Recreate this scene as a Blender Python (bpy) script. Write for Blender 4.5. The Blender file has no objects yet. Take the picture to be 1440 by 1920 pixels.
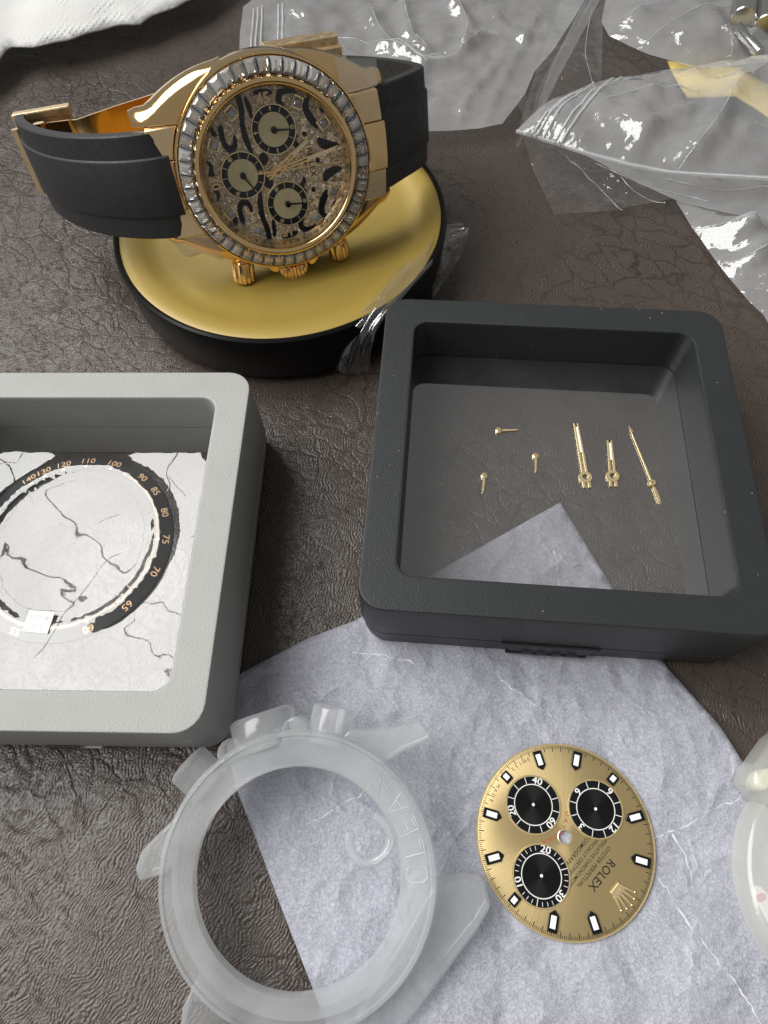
import bpy, bmesh, math, random
import numpy as np
from mathutils import Vector, Matrix, noise, geometry

S = bpy.context.scene
C = S.collection
PI = math.pi
random.seed(7)

# ------------------------------------------------------------------ camera (units are millimetres)
S.unit_settings.system = 'METRIC'
S.unit_settings.scale_length = 0.001
FPX, PHI, ROLL, CAMH = 1189.765, 1.10322, -0.04953, 116.91
fw = Vector((0, math.cos(PHI), -math.sin(PHI)))
r0 = Vector((1, 0, 0)); u0 = r0.cross(fw)
rt = r0 * math.cos(ROLL) + u0 * math.sin(ROLL)
up = -r0 * math.sin(ROLL) + u0 * math.cos(ROLL)
EYE = Vector((0, 0, CAMH))
cd = bpy.data.cameras.new('camera'); cam = bpy.data.objects.new('camera', cd); C.objects.link(cam)
cam.matrix_world = Matrix(((rt.x, up.x, -fw.x, 0), (rt.y, up.y, -fw.y, 0), (rt.z, up.z, -fw.z, CAMH), (0, 0, 0, 1)))
cd.sensor_fit = 'VERTICAL'; cd.sensor_height = 36; cd.lens = 36 * FPX / 1920
cd.clip_start = 1; cd.clip_end = 20000
S.camera = cam
cd.dof.use_dof = True; cd.dof.focus_distance = 112; cd.dof.aperture_fstop = 9.0

def ray(px, py):
    return fw + rt * ((px - 720) / FPX) + up * ((960 - py) / FPX)
def at(px, py, z=0.0):
    d = ray(px, py); return EYE + d * ((z - CAMH) / d.z)
def on_plane(px, py, o, n):
    d = ray(px, py); return EYE + d * ((o - EYE).dot(n) / d.dot(n))

# ------------------------------------------------------------------ light: a tall window behind to the left, dim room around
w = bpy.data.worlds.new('World'); S.world = w; w.use_nodes = True
w.node_tree.nodes['Background'].inputs[0].default_value = (1.0, 0.995, 0.975, 1)
w.node_tree.nodes['Background'].inputs[1].default_value = 0.24
AZ0 = math.radians(-63); D = 600.0
Nn = Vector((math.sin(AZ0), math.cos(AZ0), 0)); Tt = Vector((math.cos(AZ0), -math.sin(AZ0), 0))
WC = Vector((-42, 52, 0)) + Nn * D
WZ0, WZ1, WL = 430.0, 2100.0, 7.8
for t0, t1 in ((-760, 71.5), (74.5, 158.5), (161.5, 455)):
    ld = bpy.data.lights.new('window_light', 'AREA'); ld.shape = 'RECTANGLE'
    ld.size = t1 - t0; ld.size_y = WZ1 - WZ0
    ld.energy = WL * PI * ld.size * ld.size_y * 1.0
    ld.color = (1.0, 0.985, 0.96)
    lo = bpy.data.objects.new('window_light', ld); C.objects.link(lo)
    zax = Nn
    lo.matrix_world = Matrix(((Tt.x, 0, zax.x, 0), (Tt.y, 0, zax.y, 0), (0, 1, 0, 0), (0, 0, 0, 1)))
    lo.location = WC + Tt * ((t0 + t1) / 2) + Vector((0, 0, (WZ0 + WZ1) / 2))
S.view_settings.view_transform = 'Standard'; S.view_settings.look = 'None'
S.view_settings.exposure = 0.0; S.view_settings.gamma = 1.0
S.cycles.use_denoising = True
S.cycles.max_bounces = 14; S.cycles.transparent_max_bounces = 24
S.cycles.transmission_bounces = 10; S.cycles.glossy_bounces = 6
S.cycles.sample_clamp_indirect = 6.0
S.cycles.caustics_reflective = False; S.cycles.caustics_refractive = False

# ------------------------------------------------------------------ materials
class NT:
    def __init__(s, name):
        m = bpy.data.materials.new(name); m.use_nodes = True; s.m = m; s.t = m.node_tree
        s.t.nodes.clear(); s.out = s.n('ShaderNodeOutputMaterial')
    def n(s, typ, **kw):
        x = s.t.nodes.new(typ)
        for k, v in kw.items():
            if k[0] == '_': setattr(x, k[1:], v)
            else:
                k2 = int(k[1:]) if k[0] == 'i' and k[1:].isdigit() else k.replace('__', ' ')
                if hasattr(v, 'is_output') or isinstance(v, bpy.types.NodeSocket): s.t.links.new(v, x.inputs[k2])
                else: x.inputs[k2].default_value = v
        return x
    def link(s, a, b): s.t.links.new(a, b)
    def surf(s, x): s.link(x.outputs[0], s.out.inputs['Surface']); return s.m
    def coord(s, scale=(1, 1, 1), rot=(0, 0, 0), loc=(0, 0, 0)):
        tc = s.n('ShaderNodeTexCoord')
        mp = s.n('ShaderNodeMapping', Vector=tc.outputs['Object'], Scale=scale, Rotation=rot, Location=loc)
        return mp.outputs[0]
    def noise(s, vec, scale=1.0, detail=2.0, rough=0.5, out=0, dist=0.0):
        x = s.n('ShaderNodeTexNoise', Vector=vec, Scale=scale, Detail=detail, Roughness=rough, Distortion=dist); return x.outputs[out]
    def vor(s, vec, scale=1.0, feature='F1', out='Distance', rnd=1.0):
        x = s.n('ShaderNodeTexVoronoi', _feature=feature, Vector=vec, Scale=scale, Randomness=rnd); return x.outputs[out]
    def math(s, op, a, b=0.0, c=0.0, clamp=False):
        return s.n('ShaderNodeMath', _operation=op, _use_clamp=clamp, i0=a, i1=b, i2=c).outputs[0]
    def ramp(s, f, a, b, lo=0.0, hi=1.0):
        return s.n('ShaderNodeMapRange', Value=f, **{'From Min': a, 'From Max': b, 'To Min': lo, 'To Max': hi}).outputs[0]
    def mix(s, f, a, b):
        x = s.n('ShaderNodeMix', _data_type='RGBA', Factor=f)
        for v, i in ((a, 6), (b, 7)):
            if isinstance(v, bpy.types.NodeSocket): s.link(v, x.inputs[i])
            else: x.inputs[i].default_value = (*v[:3], 1)
        return x.outputs[2]
    def bump(s, h, dist=0.1, strength=1.0, normal=None):
        x = s.n('ShaderNodeBump', Height=h, Distance=dist, Strength=strength)
        if normal is not None: s.link(normal, x.inputs['Normal'])
        return x.outputs[0]
    def schlick(s, f0, normal=None):
        geo = s.n('ShaderNodeNewGeometry')
        d = s.n('ShaderNodeVectorMath', _operation='DOT_PRODUCT', i0=normal if normal is not None else geo.outputs['Normal'], i1=geo.outputs['Incoming']).outputs['Value']
        p = s.math('POWER', s.math('SUBTRACT', 1.0, s.math('ABSOLUTE', d), clamp=True), 5.0)
        return s.math('MULTIPLY_ADD', p, 1.0 - f0, f0)
    def pbr(s, **kw): return s.n('ShaderNodeBsdfPrincipled', **kw)

def rgb(r, g, b): return (r, g, b, 1.0)
def simple(name, col, rough=0.5, metal=0.0, nscale=0.0, nd=0.02, var=0.0, **kw):
    t = NT(name); b = t.pbr(**{'Base Color': rgb(*col), 'Roughness': rough, 'Metallic': metal, **kw})
    v = t.coord()
    if nscale:
        h = t.noise(v, nscale, 3.0, 0.6); t.link(t.bump(h, nd), b.inputs['Normal'])
    if var:
        f = t.noise(v, 0.35, 3.0, 0.6); t.link(t.mix(f, [c * (1 - var) for c in col], [min(1, c * (1 + var)) for c in col]), b.inputs['Base Color'])
        t.link(t.ramp(t.noise(v, 0.9, 4.0, 0.65), 0.3, 0.7, max(0.02, rough * 0.75), min(1, rough * 1.25)), b.inputs['Roughness'])
    return t.surf(b)

M = {}
def mk_leather():
    t = NT('brown_leather')
    base = t.coord()
    wob = t.noise(base, 0.2, 3.0, out=1)
    vec = t.n('ShaderNodeVectorMath', _operation='MULTIPLY_ADD', i0=wob, i1=(4, 4, 4), i2=base).outputs[0]
    def aniso(v, deg, sx, sy):
        r = t.n('ShaderNodeMapping', Vector=v, Rotation=(0, 0, math.radians(-deg))).outputs[0]
        return t.n('ShaderNodeMapping', Vector=r, Scale=(sx, sy, 1)).outputs[0]
    gv = t.n('ShaderNodeVectorMath', _operation='MULTIPLY_ADD', i0=t.noise(base, 0.12, 2.0, out=1), i1=(7, 7, 7), i2=base).outputs[0]
    def gab(v, scale, freq, deg, ani):
        x = t.n('ShaderNodeTexGabor', Vector=v, Scale=scale, Frequency=freq, Anisotropy=ani)
        x.inputs['Orientation'].default_value = math.radians(deg); return x.outputs['Value']
    g1 = gab(gv, 0.54, 2.9, -28, 0.72)
    g2 = gab(base, 0.8, 2.2, 20, 0.1)
    lmask = t.ramp(t.noise(base, 0.016, 2.0), 0.36, 0.6)
    pe = t.math('ADD', t.math('MULTIPLY', g1, 0.7), t.math('MULTIPLY', g2, 0.3))
    grain = t.noise(aniso(vec, 50, 0.8, 1.7), 2.0, 2.0, 0.55, dist=0.3)
    bigv = t.n('ShaderNodeVectorMath', _operation='MULTIPLY_ADD', i0=t.noise(base, 0.09, 3.0, out=1), i1=(9, 9, 9), i2=base).outputs[0]
    big = t.math('MINIMUM', t.ramp(t.vor(aniso(bigv, 125, 0.5, 1.0), 0.19, 'DISTANCE_TO_EDGE'), 0.0, 0.08), t.ramp(t.vor(aniso(bigv, 60, 0.6, 1.0), 0.33, 'DISTANCE_TO_EDGE'), 0.0, 0.07, 0.6, 1.0))
    mask = t.ramp(t.noise(base, 0.018, 2.0), 0.35, 0.60)
    bigm = t.math('MULTIPLY_ADD', t.math('SUBTRACT', big, 1.0), mask, 1.0)
    roll = t.noise(vec, 0.14, 2.0)
    h = t.math('ADD', t.math('MULTIPLY', pe, t.math('MULTIPLY_ADD', lmask, 0.45, 0.75)), t.math('MULTIPLY', grain, 0.5))
    h = t.math('ADD', h, t.math('MULTIPLY', bigm, 0.5))
    h = t.math('ADD', h, t.math('MULTIPLY', roll, 1.3))
    nrm = t.bump(h, 0.20, 1.0)
    f = t.noise(base, 0.05, 3.0)
    col = t.mix(f, (0.054, 0.041, 0.033), (0.086, 0.068, 0.056))
    pit = t.math('MAXIMUM', t.ramp(pe, 0.32, 0.54, 0.8, 0.0), t.math('SUBTRACT', 1.0, bigm))
    col = t.mix(t.math('MULTIPLY', pit, 0.85), col, (0.022, 0.013, 0.010))
    b = t.pbr(**{'Base Color': col, 'Roughness': t.ramp(grain, 0.3, 0.7, 0.22, 0.36), 'Normal': nrm, 'Specular IOR Level': 0.42})
    return t.surf(b)
M['leather'] = mk_leather()

def mk_gold(name='gold', col=(0.90, 0.62, 0.30), rough=0.10, brush=0.0, metal=1.0, axis=(.5, 9, 9)):
    t = NT(name); v = t.coord()
    b = t.pbr(**{'Base Color': rgb(*col), 'Metallic': metal, 'Roughness': rough})
    t.link(t.ramp(t.noise(v, 0.5, 4.0, 0.7), 0.3, 0.75, rough * 0.7, rough * 1.6), b.inputs['Roughness'])
    if brush:
        v2 = t.coord(scale=axis); h = t.noise(v2, 0.6, 2.0)
        t.link(t.bump(h, 0.006 * brush), b.inputs['Normal'])
    return t.surf(b)
M['gold'] = mk_gold()
M['gold_satin'] = mk_gold('gold_satin', (0.90, 0.68, 0.40), 0.28, 1.0, 0.9)
M['gold_pale'] = mk_gold('gold_pale', (0.90, 0.72, 0.40), 0.2, 0, 0.75)
M['rubber'] = simple('black_rubber', (0.016, 0.017, 0.018), 0.55, 0, 3.0, 0.01, 0.15)
def mk_plastic(name, col, rough, specks=0.0, gs=3.6, gd=0.09, spec=0.35):
    t = NT(name); v = t.coord()
    h = t.noise(v, gs, 3.0, 0.6)
    b = t.pbr(**{'Base Color': rgb(*col), 'Roughness': rough, 'Normal': t.bump(h, gd), 'Specular IOR Level': spec})
    f = t.noise(v, 0.12, 3.0)
    c = t.mix(f, [x * 0.9 for x in col], [x * 1.1 for x in col])
    if specks:
        d = t.vor(v, 0.45, 'F1'); k = t.math('LESS_THAN', d, 0.06)
        k = t.math('MULTIPLY', k, t.math('GREATER_THAN', t.noise(v, 0.2, 2.0), 0.5))
        c = t.mix(t.math('MULTIPLY', k, specks), c, (0.45, 0.45, 0.44))
    t.link(c, b.inputs['Base Color'])
    return t.surf(b)
M['black_plastic'] = mk_plastic('black_plastic', (0.022, 0.0245, 0.026), 0.42, 0.55)
M['grey_plastic'] = mk_plastic('grey_plastic', (0.355, 0.357, 0.342), 0.5, 0.0, 3.2, 0.12)
M['dark_slot'] = simple('dark_slot', (0.006, 0.006, 0.006), 0.6)
M['tin_black'] = simple('black_gloss', (0.005, 0.005, 0.005), 0.35, 0, 0.6, 0.02, **{'Specular IOR Level': 0.2})
def mk_disc():
    t = NT('gold_lacquer'); v = t.coord()
    f = t.noise(v, 0.05, 3.0); c = t.mix(f, (0.34, 0.235, 0.040), (0.40, 0.285, 0.060))
    s = t.math('LESS_THAN', t.vor(v, 0.16, 'F1'), 0.03)
    c = t.mix(t.math('MULTIPLY', s, 0.4), c, (0.2, 0.13, 0.03))
    b = t.pbr(**{'Base Color': c, 'Metallic': 0.12, 'Roughness': 0.5, 'Normal': t.bump(t.noise(v, 1.6, 3.0), 0.02), 'Coat Weight': 0.3, 'Coat Roughness': 0.3})
    return t.surf(b)
M['disc'] = mk_disc()

def mk_film(name, f0=0.16, haze=0.0, wr=0.0, wscale=0.12, tint=(1, 1, 1), rough=0.02, hcol=(0.88, 0.89, 0.90), crease=0.0, lines=False, hvar=.35):
    t = NT(name); v = t.coord()
    tr = t.n('ShaderNodeBsdfTransparent', Color=rgb(*tint))
    gl = t.n('ShaderNodeBsdfGlossy', Color=rgb(1, 1, 1), Roughness=rough)
    nb = None
    if wr:
        h = t.noise(v, wscale, 3.0, 0.5, dist=0.5)
        if crease:
            wv = t.n('ShaderNodeVectorMath', _operation='MULTIPLY_ADD', i0=t.noise(v, wscale * .6, 2.0, out=1), i1=(14, 14, 14), i2=v).outputs[0]
            h = t.math('ADD', h, t.math('MULTIPLY', t.vor(wv, wscale * 1.1, 'F1'), crease))
        nb = t.bump(h, wr)
        if lines:
            wv = t.n('ShaderNodeVectorMath', _operation='MULTIPLY_ADD', i0=t.noise(v, 0.05, 2.0, out=1), i1=(22, 22, 0), i2=v).outputs[0]
            ln = t.math('MULTIPLY', t.ramp(t.vor(wv, 0.036, 'DISTANCE_TO_EDGE'), 0.0, 0.0035, 1.0, 0.0), t.ramp(t.noise(v, 0.06, 2.0), 0.42, 0.55))
            dots = t.math('LESS_THAN', t.vor(v, 0.35, 'F1'), 0.05)
            nb = t.bump(t.math('ADD', ln, t.math('MULTIPLY', dots, 2.0)), 0.022, 1.0, nb)
        t.link(nb, gl.inputs['Normal'])
    fr = t.schlick(f0, nb)
    base = tr
    if haze:
        df = t.n('ShaderNodeBsdfDiffuse', Color=rgb(*hcol))
        tl = t.n('ShaderNodeBsdfTranslucent', Color=rgb(*hcol))
        d2 = t.n('ShaderNodeMixShader', i0=0.5, i1=df.outputs[0], i2=tl.outputs[0])
        hz = t.ramp(t.noise(v, 0.08, 4.0, 0.65), 0.3, 0.7, haze * (1 - hvar), haze * (1 + hvar))
        base = t.n('ShaderNodeMixShader', i0=hz, i1=tr.outputs[0], i2=d2.outputs[0])
    mx = t.n('ShaderNodeMixShader', i0=fr, i1=base.outputs[0], i2=gl.outputs[0])
    return t.surf(mx)
M['film'] = mk_film('elastic_film', 0.24, 0.05)
M['film_wavy'] = mk_film('elastic_film_stretched', 0.085, 0.03, 0.007, 0.10, lines=True)
M['crystal'] = mk_film('watch_crystal', 0.03, 0.0)
M['bag'] = mk_film('milky_polythene', 0.09, 0.38, 0.30, 0.20, rough=0.11, crease=0.9, hvar=.18, hcol=(0.92, 0.94, 0.96))
M['bag_clear'] = mk_film('clear_polythene', 0.08, 0.13, 1.4, 0.14, rough=0.06, crease=0.6)
M['cello'] = mk_film('cellophane', 0.10, 0.02, 1.4, 0.12, rough=0.03, crease=0.7)
M['cello_shine'] = mk_film('cellophane_taut', 0.16, 0.02, 0.15, 0.12, rough=0.05)
M['zip'] = mk_film('zip_rib', 0.06, 0.7, 0.0, rough=0.15)

def mk_frost(name, col=(0.84, 0.855, 0.865), a=0.67, rough=0.14):
    t = NT(name); v = t.coord()
    nb = t.bump(t.noise(v, 2.5, 3.0, 0.6), 0.02)
    tr = t.n('ShaderNodeBsdfTransparent', Color=rgb(0.97, 0.98, 0.985))
    df = t.n('ShaderNodeBsdfDiffuse', Color=rgb(*col)); tl = t.n('ShaderNodeBsdfTranslucent', Color=rgb(*col))
    d2 = t.n('ShaderNodeMixShader', i0=0.5, i1=df.outputs[0], i2=tl.outputs[0])
    clear = t.math('MULTIPLY', t.math('SUBTRACT', 1.0, t.schlick(0.0)), t.ramp(t.noise(v, 0.12, 3.0), 0.3, 0.7, a * 0.88, a * 1.12))
    m1 = t.n('ShaderNodeMixShader', i0=clear, i1=d2.outputs[0], i2=tr.outputs[0])
    gl = t.n('ShaderNodeBsdfGlossy', Color=rgb(1, 1, 1), Roughness=rough, Normal=nb)
    return t.surf(t.n('ShaderNodeMixShader', i0=t.schlick(0.045, nb), i1=m1.outputs[0], i2=gl.outputs[0]))
M['frost'] = mk_frost('frosted_plastic')
M['frost_warm'] = mk_frost('frosted_plastic_warm', (0.86, 0.87, 0.82), 0.55)

def mk_paper():
    t = NT('tracing_paper'); v = t.coord()
    mott = t.noise(v, 2.1, 4.0, 0.7, dist=1.2)
    c = t.mix(t.ramp(mott, 0.40, 0.58), (0.325, 0.33, 0.39), (0.50, 0.51, 0.58))
    blot = t.noise(v, 0.06, 3.0, 0.6)
    c = t.mix(t.ramp(blot, 0.38, 0.72, 0.0, 0.3), c, (0.56, 0.57, 0.64))
    wob = t.n('ShaderNodeTexNoise', Vector=v, Scale=0.09, Detail=3.0)
    wv = t.n('ShaderNodeVectorMath', _operation='SCALE', i0=wob.outputs['Color']); wv.inputs['Scale'].default_value = 16.0
    v2 = t.n('ShaderNodeVectorMath', _operation='ADD', i0=v, i1=wv.outputs[0]).outputs[0]
    e = t.vor(v2, 0.055, 'DISTANCE_TO_EDGE')
    k = t.ramp(e, 0.0, 0.045, 1.0, 0.0)
    k = t.math('MULTIPLY', k, t.ramp(t.noise(v, 0.09, 4.0, 0.7), 0.5, 0.62), clamp=True)
    c = t.mix(t.math('MULTIPLY', k, 0.35), c, (0.72, 0.73, 0.78))
    wv2 = t.n('ShaderNodeVectorMath', _operation='MULTIPLY_ADD', i0=t.noise(v, 0.07, 3.0, out=1), i1=(12, 12, 12), i2=v).outputs[0]
    crm = t.math('ADD', t.vor(wv2, 0.10, 'F1'), t.math('MULTIPLY', t.vor(wv2, 0.23, 'F1'), 0.35))
    h = t.math('ADD', t.math('MULTIPLY', mott, 0.12), t.math('MULTIPLY', k, 0.15))
    nb = t.bump(t.math('ADD', h, crm), 1.5)
    b = t.pbr(**{'Base Color': c, 'Roughness': 0.62, 'Normal': nb})
    tl = t.n('ShaderNodeBsdfTransparent', Color=rgb(0.9, 0.92, 0.95))
    return t.surf(t.n('ShaderNodeMixShader', i0=0.12, i1=b.outputs[0], i2=tl.outputs[0]))
M['paper'] = mk_paper()
def mk_towel():
    t = NT('embossed_tissue'); v = t.coord(rot=(0, 0, 0.5))
    d = t.vor(v, 0.62, 'F1', rnd=0.15); h = t.math('MULTIPLY', t.ramp(d, 0.1, 0.5, 1.0, 0.0), t.ramp(t.noise(v, 0.05, 2.0), 0.42, 0.55))
    h = t.math('ADD', h, t.math('MULTIPLY', t.noise(v, 1.5, 4.0, 0.7), 0.6))
    b = t.pbr(**{'Base Color': rgb(0.84, 0.84, 0.82), 'Roughness': 0.85, 'Normal': t.bump(h, 0.25), 'Specular IOR Level': 0.2})
    tl = t.n('ShaderNodeBsdfTranslucent', Color=rgb(0.8, 0.8, 0.78))
    return t.surf(t.n('ShaderNodeMixShader', i0=0.25, i1=b.outputs[0], i2=tl.outputs[0]))
M['towel'] = mk_towel()

def mk_gem():
    t = NT('baguette_stone')
    gi = t.n('ShaderNodeObjectInfo').outputs['Random']
    g = t.n('ShaderNodeBsdfGlass', Color=rgb(0.97, 0.98, 1.0), Roughness=0.0, IOR=1.9)
    s = t.pbr(**{'Base Color': t.mix(gi, (0.9, 0.91, 0.92), (1.0, 1.0, 1.0)), 'Metallic': 0.0, 'Roughness': 0.03, 'Specular IOR Level': 1.0, 'Coat Weight': 1.0, 'Coat Roughness': 0.02, 'Coat IOR': 2.0})
    f = t.ramp(t.math('FRACT', t.math('MULTIPLY', gi, 7.31)), 0, 1, 0.08, 0.45)  # random white share per stone stands in for their differing reflections
    return t.surf(t.n('ShaderNodeMixShader', i0=f, i1=g.outputs[0], i2=s.outputs[0]))
M['gem'] = mk_gem()
def mk_pave():
    t = NT('pave_stones'); v = t.coord()
    vo = t.n('ShaderNodeTexVoronoi', _feature='F1', Vector=v, Scale=1.9)
    nv = t.n('ShaderNodeVectorMath', _operation='MULTIPLY_ADD', i0=vo.outputs['Color'], i1=(1.1, 1.1, 0.0), i2=(-0.55, -0.55, 1.0))
    nn = t.n('ShaderNodeVectorMath', _operation='NORMALIZE', i0=nv.outputs[0])
    vt = t.n('ShaderNodeVectorTransform', _vector_type='NORMAL', _convert_from='OBJECT', _convert_to='WORLD', i0=nn.outputs[0])
    e = t.vor(v, 1.9, 'DISTANCE_TO_EDGE')
    k = t.ramp(e, 0.03, 0.11)
    c = t.mix(k, (0.30, 0.19, 0.09), t.mix(t.n('ShaderNodeSeparateColor', i0=vo.outputs['Color']).outputs[2], (0.50, 0.36, 0.22), (1.0, 0.86, 0.64)))
    b = t.pbr(**{'Base Color': c, 'Metallic': 0.1, 'Roughness': 0.15, 'Specular IOR Level': 1.0, 'Normal': vt.outputs[0]})
    return t.surf(b)
M['pave'] = mk_pave()
M['onyx'] = simple('black_enamel', (0.006, 0.007, 0.008), 0.22, **{'Specular IOR Level': 0.3})
def mk_sun(name, col, rough=0.3, metal=1.0):
    t = NT(name); tc = t.n('ShaderNodeTexCoord')
    gr = t.n('ShaderNodeTexGradient', _gradient_type='RADIAL', Vector=tc.outputs['Object']).outputs['Fac']
    cv = t.n('ShaderNodeCombineXYZ', X=t.math('MULTIPLY', gr, 1.0)).outputs[0]
    n1 = t.noise(cv, 260.0, 3.0, 0.7)
    tg = t.n('ShaderNodeTangent', _direction_type='RADIAL', _axis='Z')
    c = t.mix(n1, [x * 0.86 for x in col], [min(1, x * 1.1) for x in col])
    b = t.pbr(**{'Base Color': c, 'Metallic': metal, 'Roughness': rough, 'Anisotropic': 0.85})
    t.link(tg.outputs[0], b.inputs['Tangent'])
    t.link(t.ramp(n1, 0.3, 0.7, rough * 0.8, rough * 1.2), b.inputs['Roughness'])
    return t.surf(b)
M['sun_gold'] = mk_sun('sunburst_gold', (0.50, 0.385, 0.185), 0.34, 0.6)
M['sun_pale'] = mk_sun('sunburst_champagne', (0.66, 0.57, 0.33), 0.36, 0.45)
M['sun_black'] = mk_sun('sunburst_black', (0.006, 0.006, 0.006), 0.35, 0.0)
M['sun_black'].node_tree.nodes['Principled BSDF'].inputs['Specular IOR Level'].default_value = 0.2
M['ink_black'] = simple('black_print', (0.01, 0.01, 0.01), 0.5)
M['ink_white'] = simple('white_print', (0.80, 0.80, 0.78), 0.5)
M['ink_grey'] = simple('grey_print', (0.4, 0.4, 0.4), 0.5)
M['ink_red'] = simple('red_print', (0.42, 0.06, 0.04), 0.5)
M['ink_gold'] = simple('gilt_print', (0.80, 0.53, 0.30), 0.35, 0.6)
M['lume'] = simple('white_lume', (0.85, 0.86, 0.84), 0.6)
M['ceramic'] = simple('black_ceramic', (0.010, 0.010, 0.011), 0.3, 0, 0.5, 0.004, **{'Specular IOR Level': 0.25})
M['crease'] = simple('whitened_fold', (0.62, 0.63, 0.69), 0.6)
M['emboss'] = simple('embossed_edge', (0.66, 0.67, 0.68), 0.4)
M['etch'] = simple('etched_edge', (0.88, 0.89, 0.90), 0.5)
M['yellow'] = simple('yellow_card', (0.62, 0.47, 0.14), 0.6, 0, 1.0, 0.05, 0.15)
M['steel'] = simple('steel', (0.55, 0.55, 0.53), 0.22, 1.0, 0, 0, 0.1)
M['cream'] = simple('cream_plastic', (0.74, 0.72, 0.55), 0.5, 0, 1.0, 0.03, 0.1)
M['white_label'] = simple('white_label', (0.8, 0.79, 0.77), 0.55, 0, 1.0, 0.02)
M['pink'] = simple('pink_stain', (0.62, 0.27, 0.30), 0.6)
M['dust'] = simple('pale_fibre', (0.7, 0.7, 0.68), 0.8)

# ------------------------------------------------------------------ geometry helpers
class G:
    def __init__(s): s.v = []; s.f = []
    def add(s, vs, fs):
        k = len(s.v); s.v += [tuple(p) for p in vs]; s.f += [tuple(i + k for i in f) for f in fs]; return s
    def xf(s, m):
        s.v = [tuple(m @ Vector(p)) for p in s.v]; return s
def mesh_of(name, g, smooth=40):
    me = bpy.data.meshes.new(name); me.from_pydata(g.v, [], g.f); me.validate()
    bm = bmesh.new(); bm.from_mesh(me); bmesh.ops.recalc_face_normals(bm, faces=bm.faces); 
    if smooth:
        for f in bm.faces: f.smooth = True
        a = math.radians(smooth)
        for e in bm.edges:
            if len(e.link_faces) == 2 and e.calc_face_angle(0) > a: e.smooth = False
    bm.to_mesh(me); bm.free(); return me
def obj(name, g, mat, parent=None, smooth=40, bevel=0.0, loc=None, seg=2):
    me = g if isinstance(g, bpy.types.Mesh) else mesh_of(name, g, smooth)
    o = bpy.data.objects.new(name, me); C.objects.link(o)
    if mat is not None and not me.materials: me.materials.append(mat)
    if parent is not None: o.parent = parent
    if loc is not None: o.location = loc
    if bevel:
        b = o.modifiers.new('bevel', 'BEVEL'); b.width = bevel; b.segments = seg; b.limit_method = 'ANGLE'; b.angle_limit = math.radians(35); b.harden_normals = False
    return o
def thing(name, label, cat, loc=(0, 0, 0), rot=None, group=None):
    o = bpy.data.objects.new(name, None); C.objects.link(o); o.empty_display_size = 3
    if rot is None: o.location = loc
    else:
        m = rot.to_4x4() if len(rot) == 3 else rot.copy(); m.translation = Vector(loc); o.matrix_world = m
    o['label'] = label; o['category'] = cat
    if group: o['group'] = group
    return o
def tag(o, label, cat, group=None):
    o['label'] = label; o['category'] = cat
    if group: o['group'] = group
    return o
def box(x0, x1, y0, y1, z0, z1):
    g = G(); g.add([(x0,y0,z0),(x1,y0,z0),(x1,y1,z0),(x0,y1,z0),(x0,y0,z1),(x1,y0,z1),(x1,y1,z1),(x0,y1,z1)],
        [(0,3,2,1),(4,5,6,7),(0,1,5,4),(1,2,6,5),(2,3,7,6),(3,0,4,7)]); return g
def lathe(prof, n=64, closed=False, cap0=False, cap1=False, wob=None):
    g = G(); vs = []; fs = []; m = len(prof)
    for i in range(n):
        a = 2 * PI * i / n; c, s_ = math.cos(a), math.sin(a)
        for j, (r, z) in enumerate(prof):
            rr = r * (1 + (wob(a, j) if wob else 0)); vs.append((rr * c, rr * s_, z))
    for i in range(n):
        k = (i + 1) % n
        for j in range(m if closed else m - 1):
            l = (j + 1) % m; fs.append((i*m+j, k*m+j, k*m+l, i*m+l))
    if cap0: fs.append(tuple(i*m for i in range(n))[::-1])
    if cap1: fs.append(tuple(i*m+m-1 for i in range(n)))
    return g.add(vs, fs)
def loops(ls, closed=False, cap0=False, cap1=False):
    g = G(); n = len(ls[0]); vs = [p for l in ls for p in l]; fs = []; m = len(ls)
    for j in range(m if closed else m - 1):
        l = (j + 1) % m
        for i in range(n):
            k = (i + 1) % n; fs.append((j*n+i, j*n+k, l*n+k, l*n+i))
    if cap0: fs.append(tuple(range(n))[::-1])
    if cap1: fs.append(tuple((m-1)*n + i for i in range(n)))
    return g.add(vs, fs)
def rrect(hx, hy, r, z, n=7, cx=0, cy=0):
    out = []
    for q, (sx, sy) in enumerate(((1, 1), (-1, 1), (-1, -1), (1, -1))):
        for i in range(n):
            a = q * PI / 2 + PI / 2 * i / (n - 1)
            out.append((cx + sx * (hx - r) + r * math.cos(a), cy + sy * (hy - r) + r * math.sin(a), z))
    return out
def prism(poly, z0, z1):
    n = len(poly); g = G(); vs = [(x, y, z0) for x, y in poly] + [(x, y, z1) for x, y in poly]
    fs = [tuple(range(n))[::-1], tuple(range(n, 2 * n))] + [(i, (i + 1) % n, n + (i + 1) % n, n + i) for i in range(n)]
    return g.add(vs, fs)
def tube(pts, r, n=6, caps=True):
    pts = [Vector(p) for p in pts]; g = G(); ls = []
    rs = r if isinstance(r, (list, tuple)) else [r] * len(pts)
    for i, p in enumerate(pts):
        t = (pts[min(i + 1, len(pts) - 1)] - pts[max(i - 1, 0)]).normalized()
        a = Vector((0, 0, 1)) if abs(t.z) < 0.9 else Vector((1, 0, 0))
        x = t.cross(a).normalized(); y = t.cross(x)
        ls.append([tuple(p + (x * math.cos(2*PI*k/n) + y * math.sin(2*PI*k/n)) * rs[i]) for k in range(n)])
    return loops(ls, False, caps, caps)
def smooth_poly(pts, it=2):
    for _ in range(it):
        q = []
        for i in range(len(pts)):
            a = Vector(pts[i]); b = Vector(pts[(i + 1) % len(pts)]); q += [tuple(a * .75 + b * .25), tuple(a * .25 + b * .75)]
        pts = q
    return pts
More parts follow.
